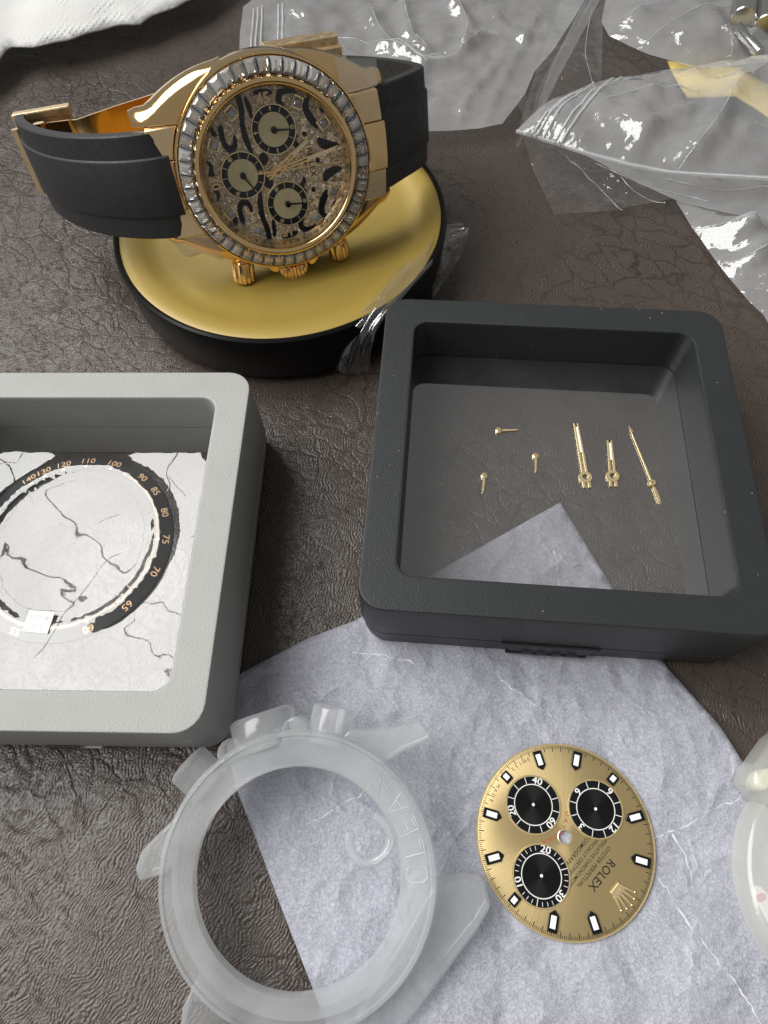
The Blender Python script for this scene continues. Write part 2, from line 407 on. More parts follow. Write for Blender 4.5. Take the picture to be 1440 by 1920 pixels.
def curve_pts(pts, it=2):
    pts = [Vector(p) for p in pts]
    for _ in range(it):
        q = [pts[0]]
        for a, b in zip(pts, pts[1:]): q += [a * .75 + b * .25, a * .25 + b * .75]
        q.append(pts[-1]); pts = q
    return pts
_tc = {}
def text_geo(s, size=1.0, spacing=1.0, bold=0.0, sx=1.0):
    key = (s, spacing, bold)
    if key not in _tc:
        cu = bpy.data.curves.new('t', 'FONT'); cu.body = s; cu.size = 1.0; cu.align_x = 'CENTER'; cu.align_y = 'CENTER'
        cu.space_character = spacing; cu.offset = bold; cu.resolution_u = 3
        o = bpy.data.objects.new('t', cu); me = o.to_mesh()
        _tc[key] = ([tuple(v.co) for v in me.vertices], [tuple(p.vertices) for p in me.polygons])
        o.to_mesh_clear(); bpy.data.objects.remove(o); bpy.data.curves.remove(cu)
    v, f = _tc[key]; g = G(); g.add([(x * size * sx, y * size, 0) for x, y, z in v], f); return g
def place(g, org, right, upv):
    right = Vector(right).normalized(); upv = Vector(upv).normalized(); n = right.cross(upv)
    m = Matrix(((right.x, upv.x, n.x, org[0]), (right.y, upv.y, n.y, org[1]), (right.z, upv.z, n.z, org[2]), (0, 0, 0, 1)))
    return g.xf(m)
def polar_text(s, rad, ang, size, z=0.0, outward=True, bold=0.0, spacing=1.0, sx=1.0):
    a = math.radians(ang); u = Vector((math.cos(a), math.sin(a), 0))
    upv = u if outward else -u; right = Vector((upv.y, -upv.x, 0))
    return place(text_geo(s, size, spacing, bold, sx), (rad * u.x, rad * u.y, z), right, upv)
def merge(gs):
    g = G()
    for k in gs: g.add(k.v, k.f)
    return g
def sheet(outline, spacing, zf, jitter=0.3, edge=None):
    pts = []; n = len(outline)
    for i in range(n):
        a = Vector(outline[i]); b = Vector(outline[(i + 1) % n]); k = max(1, int((b - a).length / (edge or spacing)))
        pts += [a.lerp(b, j / k) for j in range(k)]
    nb = len(pts); edges = [(i, (i + 1) % nb) for i in range(nb)]
    xs = [p.x for p in pts]; ys = [p.y for p in pts]; rnd = random.Random(3)
    P = np.array([(p.x, p.y) for p in pts]); Q = np.roll(P, -1, 0)
    x = min(xs) + spacing / 2
    inner = []
    while x < max(xs):
        y = min(ys) + spacing / 2
        while y < max(ys):
            inner.append((x + rnd.uniform(-jitter, jitter) * spacing, y + rnd.uniform(-jitter, jitter) * spacing)); y += spacing
        x += spacing
    I = np.array(inner); ins = np.zeros(len(I), bool); dm = np.full(len(I), 1e9)
    for a, b in zip(P, Q):
        c = ((a[1] > I[:, 1]) != (b[1] > I[:, 1])); xx = (b[0]-a[0]) * (I[:, 1]-a[1]) / ((b[1]-a[1]) or 1e-9) + a[0]
        ins ^= c & (I[:, 0] < xx)
        d = b - a; t = np.clip(((I - a) @ d) / (d @ d + 1e-12), 0, 1); dm = np.minimum(dm, np.hypot(*(I - a - t[:, None] * d).T))
    I = I[ins & (dm > spacing * .45)]
    vs, es, fs, *_ = geometry.delaunay_2d_cdt([Vector(p) for p in P] + [Vector(p) for p in I], edges, [], 1, 1e-5)
    g = G(); g.add([(v.x, v.y, zf(v.x, v.y)) for v in vs], [tuple(f) for f in fs]); return g
def nz(x, y, s, o=0.0): return noise.noise(Vector((x * s, y * s, o)))
def facet(x, y, s, o=0.0):
    p = Vector((x * s + .8 * nz(x, y, s * .6, o), y * s * .6 + .8 * nz(x, y, s * .6, o + 5), o))
    d = noise.voronoi(p)[0]; return d[1] - d[0]
def ridge(x, y, s, o=0.0, oct=3):
    h = 0; a = 1
    for k in range(oct):
        h += a * abs(noise.noise(Vector((x * s, y * s, o + 7.3 * k)))); s *= 2.1; a *= .5
    return h
def xy(px, py, z=0.0):
    p = at(px, py, z); return (p.x, p.y)

# ------------------------------------------------------------------ setting: the leather surface
def leather_z(x, y):
    return 0.35 * nz(x, y, 0.03) + 0.18 * nz(x, y, 0.11, 4) - 0.4
gx = [-700, -420] + [-190 + i * 2.5 for i in range(145)] + [420, 700]
gy = [-500, -200] + [-60 + i * 2.5 for i in range(165)] + [600, 900]
g = G(); nx = len(gx)
g.add([(x, y, leather_z(x, y)) for y in gy for x in gx], [(j*nx+i, j*nx+i+1, (j+1)*nx+i+1, (j+1)*nx+i) for j in range(len(gy)-1) for i in range(nx-1)])
o = obj('leather_tabletop', g, M['leather'], smooth=180); o['kind'] = 'structure'; o['label'] = 'dark brown grained leather surface under everything'

# ------------------------------------------------------------------ tracing paper
def paper_z(x, y):
    kd = min(1, max(0, (math.hypot(x - 26.7, y + 1.9) - 16.5) / 7)); kb = min(1, max(0, (30 - y) / 8)); kp = min(1, max(.25, (math.hypot(x + 15, y + 5) - 20) / 8))
    return paper_raw(x, y) * kd * kb * kp + .3
def paper_raw(x, y):
    return 0.25 + 0.35 * max(0, nz(x, y, 0.05, 2)) + 0.35 * ridge(x, y, 0.06, 9, 2) + 1.7 * facet(x, y, .05, 2) * max(0.1, .5 + nz(x, y, .025, 6))
pp = [(430,1276),(500,1237),(580,1196),(668,1163),(805,1080),(1050,942),(1150,1105),(1200,1180),(1255,1260),(1305,1315),(1345,1360),(1390,1430),(1460,1530),(1560,1700),(1560,2010),(650,2010),(590,1862),(560,1785),(520,1680),(480,1572),(447,1487),(428,1420),(424,1360)]
g = sheet([xy(a, b, 0.3) for a, b in pp], 1.3, paper_z)
o = obj('tracing_paper', g, M['paper'], smooth=180); so = o.modifiers.new('solid', 'SOLIDIFY'); so.thickness = 0.06; so.offset = 1
tag(o, 'crumpled lilac grey sheet of tracing paper under the frosted case and gold dial', 'paper')
# white fold lines pressed into the sheet
folds = [[(1228,1572),(1290,1545),(1390,1492)],[(1262,1566),(1285,1600),(1297,1640),(1300,1665)],[(1232,1642),(1300,1745),(1345,1802),(1400,1870),(1420,1920)],
    [(940,1275),(985,1310),(1035,1340)],[(1040,1030),(1046,1060),(1045,1100)],[(660,1225),(725,1225),(790,1250)],[(580,1545),(640,1510),(690,1480)]]
cr = G()
for f in folds:
    ps = curve_pts([at(a, b, 0.6) for a, b in f], 2)
    ps = [ps[0].lerp(ps[-1], 0) if len(ps) < 2 else p for p in ps]
    L_ = sum((b_ - a_).length for a_, b_ in zip(ps, ps[1:])); k_ = max(6, int(L_ / .35)); qs = []
    for i in range(k_):
        u_ = i / (k_ - 1) * (len(ps) - 1); j_ = min(int(u_), len(ps) - 2); p = ps[j_].lerp(ps[j_ + 1], u_ - j_)
        p = Vector((p.x + .5 * nz(p.x, p.y, .5) + .2 * nz(p.x, p.y, 2), p.y + .5 * nz(p.x, p.y, .5, 5) + .2 * nz(p.x, p.y, 2, 5), 0)); p.z = paper_z(p.x, p.y) + .02; qs.append(p)
    q = tube(qs, [max(.015, .07 + .22 * nz(p.x, p.y, .8, 3)) for p in qs], 5)
    zz = [qs[i // 5].z for i in range(len(q.v))]; q.v = [(x, y, z0 + (z - z0) * .35 + .04) for (x, y, z), z0 in zip(q.v, zz)]
    cr.add(q.v, q.f)
c = obj('fold_creases', cr, M['crease'], o); c['kind'] = 'stuff'

# ------------------------------------------------------------------ square floating-film boxes
def frame_box(name, label, cx, cy, ang, mat, zpart, grp, h=20.0):
    t = thing(name, label, 'display box', (cx, cy, 0.05), Matrix.Rotation(ang, 3, 'Z'), grp)
    ho, hi = 33.22, 27.27
    prof = [(33.5, 4.6, zpart + .25), (33.6, 4.7, zpart + .6), (33.55, 4.7, 13), (33.45, 4.5, 18), (33.36, 4.4, h - .3), (33.33, 4.4, h - .16), (33.26, 4.3, h - .05), (33.15, 4.2, h - .005), (33.0, 4.0, h), (32.6, 3.8, h),
            (27.9, 3.1, h), (27.55, 3.0, h), (27.38, 2.9, h - .06), (27.29, 2.8, h - .2), (27.25, 2.8, h - .5), (27.2, 2.7, h - 1.2), (27.2, 2.7, 10.25), (28.4, 2.7, 10.25), (28.4, 2.7, zpart + .25)]
    lid = obj('lid', loops([rrect(a, a, r, z) for a, r, z in prof], True), mat, t, 35)
    prof = [(32.4, 4.2, 0), (33.0, 4.5, .5), (33.25, 4.6, 2.2), (33.5, 4.7, zpart - .25), (33.3, 4.6, zpart), (28.3, 2.7, zpart), (28.3, 2.7, 9.95), (27.2, 2.7, 9.95), (27.25, 2.8, 1.0), (27.6, 3.0, 0)]
    obj('base', loops([rrect(a, a, r, z) for a, r, z in prof], True), mat, t, 35)
    return t, lid
BLK = (31.927, 61.10, -0.1229); GRY = (-59.52, 49.38, -0.0612)
bb, lid = frame_box('display_box', 'black square display box with clear film holding gold watch hands', *BLK, M['black_plastic'], 7.2, 'square film display boxes')
g = prism([(-8.6, 7.4), (8.6, 7.4), (6.4, 3.6), (-6.4, 3.6)], 0, .5); g.v = [(x, -33.55 - z, y) for x, y, z in g.v]
lt = obj('latch_tab', g, M['black_plastic'], bb, 0, 0.15)
obj('slot', G().add(*(lambda q: (q.v, q.f))(box(-7.2, 7.0, -34.2, -33.5, 2.5, 3.3))), M['dark_slot'], lt, 0)  # solid dark bar whose colour stands in for the shade of a recess
for x0, x1 in ((-4.5, -2.6), (-1.9, -.2), (.8, 2.4), (3.4, 5.2)):
    obj('rib', box(x0, x1, -34.45, -34.2, 4.0, 4.5), M['black_plastic'], lt, 0)
gbx, lid2 = frame_box('display_box', 'pale grey square display box holding a black bezel ring under film', *GRY, M['grey_plastic'], 4.6, 'square film display boxes')
g = prism([(3.0, 5.3), (8.6, 5.0), (7.6, 4.0), (4.0, 3.9)], 0, .4); g.v = [(x, -33.6 - z, y) for x, y, z in g.v]
obj('latch_tab', g, M['dark_slot'], gbx, 0, 0.1)
g = prism([(4.0, 4.4), (12.0, 4.0), (11.0, 2.6), (5.0, 2.8)], 0, .35); g.v = [(x, -33.45 - z, y) for x, y, z in g.v]
obj('latch_tab', g, M['grey_plastic'], gbx, 0, 0.1)
# film of the black box: flat
obj('film', loops([rrect(27.25, 27.25, 2.7, 10.1)], cap1=True), M['film'], bb, 0)
# film of the grey box: stretched over the ring
RCX, RCY = -58.5 - GRY[0], 50.6 - GRY[1]
ca, sa = math.cos(GRY[2]), math.sin(GRY[2]); RCL = (ca * RCX + sa * RCY, -sa * RCX + ca * RCY)
def film_z(x, y):
    d = math.hypot(x - RCL[0], y - RCL[1])
    edge = max(abs(x), abs(y))
    if d > 19.0: hmp = .16 * math.exp(-(d - 19.0) / .8)
    elif d > 15.9: hmp = .16 + (19.0 - d) / 3.1 * .55
    else: hmp = .05 + .66 * math.exp(-(15.9 - d) / .7)
    fade = min(1, max(0, (27.2 - edge) / 5.0))
    return 10.1 + hmp * fade + 0.02 * nz(x, y, .3, 3)
g = sheet([(a, b) for a, b, _ in rrect(27.2, 27.2, 2.7, 0)], 0.8, film_z, 0.15)
obj('film', g, M['film_wavy'], gbx, 180)

# ------------------------------------------------------------------ hands lying in the black box
BM = Matrix.Translation((BLK[0], BLK[1], 0)) @ Matrix.Rotation(BLK[2], 4, 'Z')
ZF = 10.22
def hand_frame(p0, p1):
    a = at(*p0, ZF); b = at(*p1, ZF); d = (b - a); L = d.length
    ang = math.atan2(d.y, d.x); return a, ang, L
def small_hand(p0, p1, label):
    a, ang, L = hand_frame(p0, p1)
    t = thing('subdial_hand', label, 'watch hand', (a.x, a.y, ZF), Matrix.Rotation(ang, 3, 'Z'), 'loose gold subdial hands')
    obj('blade', prism([(0.4, -.24), (L, -.15), (L + .35, 0), (L, .15), (0.4, .24)], 0.1, .26), M['gold_pale'], t, 0)
    obj('boss', lathe([(0.15, 0.5), (.15, .62), (.36, .6), (.45, .45), (.66, .34), (.68, .06), (.15, .0)], 20, True), M['gold_pale'], t)
small_hand((935, 808), (968, 807), 'tiny gold subdial hand lying sideways, upper left in the black box')
small_hand((1004, 856), (1004, 883), 'tiny gold subdial hand pointing down, nearest the long hands')
small_hand((908, 893), (905, 922), 'tiny gold subdial hand, lowest of the three, above the paper corner')
def sword(p_boss, p_tip, wdt, label, tail=2.0):
    a, ang, L = hand_frame(p_boss, p_tip)
    t = thing('watch_hand', label, 'watch hand', (a.x, a.y, ZF), Matrix.Rotation(ang, 3, 'Z'), 'loose gold main hands')
    w_ = wdt / 2
    for s in (1, -1):
        g = prism([(.9, .18 * s), (L - .2, .16 * s), (L, .18 * s), (L, w_ * s), (L * .5, (w_ + .12) * s), (1.0, (w_ + .16) * s)], .12, .34)
        obj('rail', g, M['gold_pale'], t, 0, 0.04)
        g = prism([(-.9, .22 * s), (-tail - .3, .22 * s), (-tail - .3, .78 * s), (-.9, .8 * s)], .12, .34)
        obj('tail', g, M['gold_pale'], t, 0, 0.04)
    obj('boss', lathe([(.62, .05), (.62, .45), (1.2, .45), (1.3, .3), (1.3, .05)], 24, True), M['gold_pale'], t)
    obj('lume', prism([(L * .45, -.17), (L * .93, -.15), (L * .93, .15), (L * .45, .17)], .14, .29), M['lume'], t, 0)
    obj('tip', prism([(L * .93, -.17), (L + .05, -.17), (L + .05, .17), (L * .93, .17)], .12, .34), M['onyx'], t, 0)
    return t
sword((1097, 896), (1079, 795), .95, 'long gold baton hand with white lume, left of the shorter one')
sword((1148, 894), (1142, 827), 1.0, 'short gold baton hand with white lume, between longer hand and arrow hand')
a, ang, L = hand_frame((1222, 907), (1179, 802))
t = thing('seconds_hand', 'thin gold seconds hand with arrow tip near the right wall of black box', 'watch hand', (a.x, a.y, ZF), Matrix.Rotation(ang, 3, 'Z'), 'loose gold main hands')
obj('needle', prism([(.5, -.2), (L - 1, -.12), (L - 1, .12), (.5, .2)], .12, .3), M['gold_pale'], t, 0, .04)
obj('arrow_tip', prism([(L - 1.3, -.42), (L + .35, 0), (L - 1.3, .42), (L - 1.05, 0)], .12, .3), M['gold_pale'], t, 0)
obj('counterweight', prism([(-.5, -.2), (-3.1, -.3), (-4.3, -.1), (-3.5, .1), (-4.2, .3), (-3.1, .36), (-.5, .2)], .12, .3), M['gold_pale'], t, 0)
obj('boss', lathe([(.2, .1), (.2, .6), (.55, .6), (.8, .35), (.85, .06)], 20, True), M['gold_pale'], t)

# ------------------------------------------------------------------ bezel ring under the grey box's film
ring = thing('bezel_ring', 'black tachymeter bezel ring with gilt numerals under wrinkled film in grey box', 'watch bezel', (-58.5, 50.6, 9.55))
RO, RI = 18.95, 15.9
obj('ring', lathe([(RI, 0.2), (RI, 1.0), (RI + .12, 1.13), (RO - .15, .6), (RO, .45), (RO, 0.0), (RI + .4, 0.0)], 128, True), M['ceramic'], ring, 25)
def rz(r): return 1.13 + (0.6 - 1.13) * (r - RI - .12) / (RO - RI - .27) + .035
def ring_ang(px, py):
    p = at(px, py, 11.2); return math.degrees(math.atan2(p.y - 50.6, p.x + 58.5))
slope = math.atan2(.53, RO - RI - .27)
def cone_text(s, rad, ang, size):
    a = math.radians(ang); u = Vector((math.cos(a), math.sin(a), 0)); r_ = Vector((u.y, -u.x, 0))
    upv = u * math.cos(slope) - Vector((0, 0, math.sin(slope)))
    return place(text_geo(s, size, 1.0, 0.0, 1.15), (rad * u.x, rad * u.y, rz(rad) + .01), r_, upv)
nums = [('65', 225, 1122), ('70', 281, 1066), ('75', 302, 1008), ('80', 303, 958), ('85', 287, 918), ('90', 268, 888), ('100', 213, 862), ('110', 163, 855), ('120', 115, 861), ('130', 75, 873), ('140', 45, 888), ('60', 160, 1168)]
ang_of = {}
for s, px, py in nums:
    ang_of[s] = ring_ang(px, py); obj('numeral_print', cone_text(s, 17.75, ang_of[s], 1.75), M['ink_gold'], ring, 0)
for s, dd in (('50', -140), ('55', -112), ('160', 168), ('180', 190), ('200', 206), ('240', 224)):
    obj('numeral', cone_text(s, 17.75, dd, 1.75), M['ink_gold'], ring, 0)
tk = G(); tri = G()
def rp(a, r): return (r * math.cos(a), r * math.sin(a), rz(r) + .01)
aa = sorted(ang_of.values())
for d in list(aa) + [-112, -140, 168, 190, 206, 224]:
    a = math.radians(d); e = .028; tri.add([rp(a - e, 16.2), rp(a + e, 16.2), rp(a, 16.75)], [(0, 1, 2)])
for i in range(150):
    d = -150 + i * 1.25 * (1 + .25 * (i > 60)); 
    if d > 62: break
    a = math.radians(d); e = .0028; l = .42
    tk.add([rp(a - e, 16.15), rp(a + e, 16.15), rp(a + e, 16.15 + l), rp(a - e, 16.15 + l)], [(0, 1, 2, 3)])
for i in range(90):
    a0 = math.radians(-150 + i * 2.35); a1 = math.radians(-150 + (i + 1) * 2.35)
    tk.add([rp(a0, 16.1), rp(a1, 16.1), rp(a1, 16.2), rp(a0, 16.2)], [(0, 1, 2, 3)])
obj('triangle_markers', tri, M['ink_gold'], ring, 0)['kind'] = 'stuff'
obj('tick_scale', tk, M['ink_gold'], ring, 0)['kind'] = 'stuff'

p = at(72, 1166, 10.9)  # white patch with guessed print, laid on the ring's lower part
sk = thing('small_label', 'tiny white printed label on the lower part of the black bezel ring', 'label', (p.x, p.y, 10.85), Matrix.Rotation(math.radians(172), 3, 'Z'))
obj('backing', box(-2.3, 2.3, -1.9, 1.9, 0, .08), M['white_label'], sk, 0)
obj('lettering', place(text_geo('AUOS', 1.35), (0, -.85, .1), (1, 0, 0), (0, 1, 0)), M['ink_grey'], sk, 0)
obj('lettering', place(text_geo('S 25', 1.1), (0, .8, .1), (1, 0, 0), (0, 1, 0)), M['ink_grey'], sk, 0)

# ------------------------------------------------------------------ loose gold dial
DANG = math.radians(-48.6)
dl = thing('watch_dial', 'champagne gold watch dial with three black subdials lying on the tracing paper', 'watch dial', (26.68, -1.93, 0.82), Matrix.Rotation(DANG - PI / 2, 3, 'Z'))
obj('plate', lathe([(1.0, -.35), (14.1, -.35), (14.3, -.2), (14.3, -.05), (14.2, 0), (1.12, 0), (1.0, -.08)], 128, True), M['sun_gold'], dl, 30)
obj('rim', lathe([(14.08, .005), (14.12, .06), (14.3, .05), (14.36, -.1), (14.3, -.3)], 128), M['gold_pale'], dl)
obj('centre_ring', lathe([(.98, -.2), (.98, .05), (1.15, .06), (1.22, .01)], 32), M['gold_pale'], dl)
mt = G()
for i in range(300):
    a = 2 * PI * i / 300; lg = i % 25 == 0 or i % 5 == 0
    r1, r0_, e = 13.95, (13.05 if i % 5 == 0 else 13.5), (.0048 if i % 5 == 0 else .0032)
    mt.add([(r * math.cos(a + s), r * math.sin(a + s), .012) for r, s in ((r0_, -e), (r1, -e), (r1, e), (r0_, e))], [(0, 1, 2, 3)])
obj('minute_track', mt, M['ink_black'], dl, 0)['kind'] = 'stuff'
def dpos(h, r): a = PI / 2 - h * PI / 6; return Vector((r * math.cos(a), r * math.sin(a), 0))
for h in range(12):
    if h == 0: continue
    a = PI / 2 - h * PI / 6; big = h not in (3, 6, 9)
    L_, w_ = (1.55, .78) if big else (.85, .75)
    rc_ = 11.95 if big else 12.5
    m = Matrix.Translation((rc_ * math.cos(a), rc_ * math.sin(a), 0)) @ Matrix.Rotation(a, 4, 'Z')
    poly = [(L_, -w_), (L_, w_), (-L_ * .55, w_), (-L_, 0), (-L_ * .55, -w_)] if big else [(L_, -w_), (L_, w_), (-L_, w_), (-L_, -w_)]
    mk = obj('hour_marker', prism(poly, 0, .32).xf(m), M['onyx'], dl, 0, .1)
    k = .55; lp = [(L_ * .66, -w_ * k), (L_ * .66, w_ * k), (-L_ * .5, w_ * k), (-L_ * .5, -w_ * k)]
    obj('lume', prism(lp, .2, .37).xf(m), M['lume'], mk, 0, .06)
def subdial(cx, cy, ro, labels, nt, tick_in=.72, upright=None, minor=None):
    p = obj('subdial', lathe([(.001, .03), (ro - .12, .03)], 64).xf(Matrix.Translation((cx, cy, 0))), None, dl, 0)
    p.data.materials.clear(); p.data.materials.append(M['onyx'])
    m = Matrix.Translation((cx, cy, 0))
    obj('rim', lathe([(ro - .14, .02), (ro - .1, .16), (ro + .08, .16), (ro + .16, .02)], 64).xf(m), M['gold_pale'], p)
    ri = ro * .70
    d = obj('centre_disc', lathe([(.001, 0), (ri - .05, 0)], 64), M['sun_black'], p, 0, loc=(cx, cy, .045))
    obj('ring_line', lathe([(ri - .06, .06), (ri + .08, .06)], 64).xf(m), M['ink_white'], p)
    obj('pinhole', lathe([(.001, .07), (.24, .07)], 16).xf(m), M['white_label'], p)
    tg = G()
    for i in range(nt):
        a = 2 * PI * i / nt + PI / 2
        if any(abs((math.degrees(a) - la + 180) % 360 - 180) < 14 for _, la in labels): continue
        mj = minor is None or i % minor == 0
        e = .055 if mj else .04; q0, q1 = (ri, ro - .15) if mj else (ro - .85, ro - .25)
        c_, s_ = math.cos(a), math.sin(a)
        tg.add([(cx + q * c_ - k * s_, cy + q * s_ + k * c_, .06) for q, k in ((q0, -e), (q1, -e), (q1, e), (q0, e))], [(0, 1, 2, 3)])
    obj('ticks', tg, M['ink_white'], p, 0)['kind'] = 'stuff'
    for s, la in labels:
        g = polar_text(s, (ri + ro) / 2 - .02, la, 1.55 if len(s) < 3 else 1.2, .065, outward=math.sin(math.radians(la)) > -.55, bold=.012, sx=1.1).xf(m)
        obj('numeral', g, M['ink_white'], p, 0)
    return p
subdial(0, -6.66, 4.4, [('60', 90), ('20', -30), ('40', 210)], 12)
subdial(-6.85, .85, 4.4, [('12', 90), ('3', 0), ('6', -90), ('9', 180)], 12)
subdial(6.95, .85, 4.45, [('30', 90), ('10', -30), ('20', 210)], 30, minor=5)
for i, (s, y, sz, mt_) in enumerate((('ROLEX', 7.35, 1.75, 'ink_black'), ('OYSTER PERPETUAL', 5.8, .86, 'ink_black'), ('SUPERLATIVE CHRONOMETER', 4.75, .74, 'ink_black'), ('OFFICIALLY CERTIFIED', 3.75, .74, 'ink_black'), ('COSMOGRAPH', 2.6, .86, 'ink_black'))):
    obj('lettering', place(text_geo(s, sz, 1.05, 0.01 if i == 0 else .004), (0, y, .016), (1, 0, 0), (0, 1, 0)), M[mt_], dl, 0)
rl = []
for i, ch in enumerate('DAYTONA'):
    a = 90 + (3 - i) * 10.5; g = polar_text(ch, 5.55, a, 1.0, .016, True, .008).xf(Matrix.Translation((0, -6.66, 0))); rl.append(g)
obj('lettering', merge(rl), M['ink_red'], dl, 0)
def arc_word(s, mid, rad, size, step):
    return merge([polar_text(ch, rad, mid - ((len(s) - 1) / 2 - i) * step, size, .016, False) for i, ch in enumerate(s)])
obj('lettering', arc_word('SWISS', -97 - 8, 12.75, .8, 3.6), M['ink_black'], dl, 0)
obj('lettering', arc_word('MADE', -75 + 0, 12.75, .8, 3.9), M['ink_black'], dl, 0)
cw = obj('crown_emblem', prism([(-1.0, 9.7), (1.0, 9.7), (1.15, 10.4), (-1.15, 10.4)], 0.02, .3), M['gold_pale'], dl, 0, .08)
for k, (dx, hh) in enumerate(((-1.75, 12.3), (-.95, 12.75), (0, 13.0), (.95, 12.75), (1.75, 12.3))):
    bx = dx * .48
    obj('prong', prism([(bx - .3, 10.35), (bx + .3, 10.35), (dx + .09, hh), (dx - .09, hh)], .02, .26), M['gold_pale'], cw, 0, .05)
    obj('prong_ball', lathe([(.001, -.2), (.14, -.14), (.2, 0), (.14, .14), (.001, .2)], 10).xf(Matrix.Translation((dx, hh, .2))), M['gold_pale'], cw)

# ------------------------------------------------------------------ frosted case protector
PA = .223; PO = Vector((-15.303, -5.249, 10.4))
PM = Matrix.Rotation(PA, 3, 'X')
pc = thing('case_protector', 'frosted clear plastic watch case protector ring marked CLEAN on the paper', 'plastic protector', PO, PM)
obj('ring', lathe([(15.1, -.2), (15.25, .1), (15.6, .18), (19.5, .05), (19.7, .3), (20.2, .25), (20.45, -.2), (20.5, -2.2), (20.3, -6.6), (19.6, -6.8), (19.2, -6.2), (19.2, -2.4), (16.4, -2.2), (15.3, -2.0)], 128, True), M['frost'], pc, 50)
lugs = [[(6.5, 18.6), (8.0, 19.9), (12.0, 19.7), (15.5, 19.9), (19.3, 20.9), (21.0, 18.4), (20.7, 17.6), (16.6, 16.3), (13.4, 14.6)],
    [(-17.6, 9.6), (-21.0, 6.6), (-24.0, 3.9), (-24.9, 1.4), (-24.1, -.3), (-20.0, .8)],
    [(19.6, -2.9), (24.4, -2.2), (27.8, -2.8), (28.4, -6.4), (26.2, -9.2), (21.8, -13.4), (16.5, -19.0), (11.0, -24.0), (7.0, -20.0)],
    [(-15.0, -13.0), (-17.2, -17.0), (-18.2, -23.0), (-13.0, -25.0), (-9.5, -18.0)]]
for k, pl in enumerate(lugs):
    g = prism(pl, -7.0, -1.6)
    g.v = [(x, y, z - (0.16 * max(0, math.hypot(x, y) - 20.5) ** 1.25 if z > -3 else .0)) for x, y, z in g.v]
    obj('lug', g, M['frost'], pc, 30, .5, seg=3)
def radial_cyl(name, ang, r0, r1, rad, zc, par, mat, flut=0, dome=.4, n=40):
    prof = [(.001, r0), (rad * .96, r0), (rad, r0 + .3), (rad, r1 - dome), (rad * .93, r1 - dome * .35), (rad * .8, r1), (.001, r1 + .02)]
    g = lathe(prof, n, wob=(lambda a, j: (.05 * math.cos(a * flut) if 1 <= j <= 4 else 0)) if flut else None)
    a = math.radians(ang); m = Matrix.Translation((0, 0, zc)) @ Matrix.Rotation(a, 4, 'Z') @ Matrix.Rotation(PI / 2, 4, 'Y')
    return obj(name, g.xf(m), mat, par, 40)
radial_cyl('pusher_cover', 76, 18.5, 24.2, 3.4, -3.9, pc, M['frost'])
radial_cyl('pusher_cover', 138, 18.5, 24.0, 3.4, -3.9, pc, M['frost'])
radial_cyl('crown_cover', 105, 18.5, 23.9, 5.2, -4.2, pc, M['frost'], dome=.8)
for a in (90.5, 120.5):
    q = math.radians(a); pl = [(18.8, -2.6), (21.6, -2.0), (22.6, 0), (21.6, 2.0), (18.8, 2.6)]
    m = Matrix.Rotation(q, 4, 'Z'); obj('gusset', prism(smooth_poly(pl, 1), -6.2, -1.4).xf(m), M['frost'], pc, 30, .4)
pts = curve_pts([Vector((x, y, -1.2)) for x, y in ((7.8, 5.6), (7.6, 3.4), (8.8, 1.4), (10.6, .9), (12.8, 2.0), (14.1, 3.9), (13.6, 5.9), (12.2, 7.2), (11.5, 7.5))], 2)
obj('hook', tube(pts, [.45] + [.72] * (len(pts) - 2) + [.45], 10), M['frost'], pc, 60)
def outline_letter(ch, ang):
    st = {'C': [[(.8, .7), (.4, 1), (-.4, 1), (-.8, .6), (-.8, -.6), (-.4, -1), (.4, -1), (.8, -.7)]], 'L': [[(-.7, 1), (-.7, -1), (.7, -1)], [(-.35, -.7), (.7, -.7)]],
        'E': [[(.7, 1), (-.7, 1), (-.7, -1), (.7, -1)], [(-.4, 0), (.4, 0)], [(-.3, -.75), (.6, -.75)]], 'A': [[(-.8, -1), (0, 1), (.8, -1)], [(-.4, -.3), (.4, -.3)]], 'N': [[(-.8, -1), (-.8, 1), (.8, -1), (.8, 1)]]}[ch]
    a = math.radians(ang); u = Vector((math.cos(a), math.sin(a), 0)); upv = -u; right = Vector((upv.y, -upv.x, 0)); o_ = u * 17.5
    g = G()
    for s in st:
        q = tube([o_ + right * (x * 1.35) + upv * (y * 1.5) + Vector((0, 0, .13 - .0)) for x, y in s], .06, 5); g.add(q.v, q.f)
    return g
for ch, an in zip('CLEAN', (-1, 10.5, 20.5, 31, 43.5)): obj('letter', outline_letter(ch, an), M['emboss'], pc, 60)

# ------------------------------------------------------------------ round tin under the watch
tin = thing('round_tin', 'low round black tin with shiny yellow gold lid under the watch', 'tin', (-21.3, 133.2, 0))
obj('body', lathe([(.001, .1), (36.5, .1), (38.6, .8), (39.4, 2.5), (39.6, 9), (39.9, 12.6), (39.7, 13.6), (39.2, 14.0), (38.7, 13.9), (38.4, 13.3), (38.2, 12.0), (.001, 11.6)], 160), M['tin_black'], tin, 40)
obj('lid', lathe([(.001, 12.0), (20, 12.0), (29.5, 12.1), (31.5, 12.35), (33.2, 13.0), (34.6, 13.45), (36.5, 13.6), (38.0, 13.62), (38.42, 13.5)], 160), M['disc'], tin, 60)

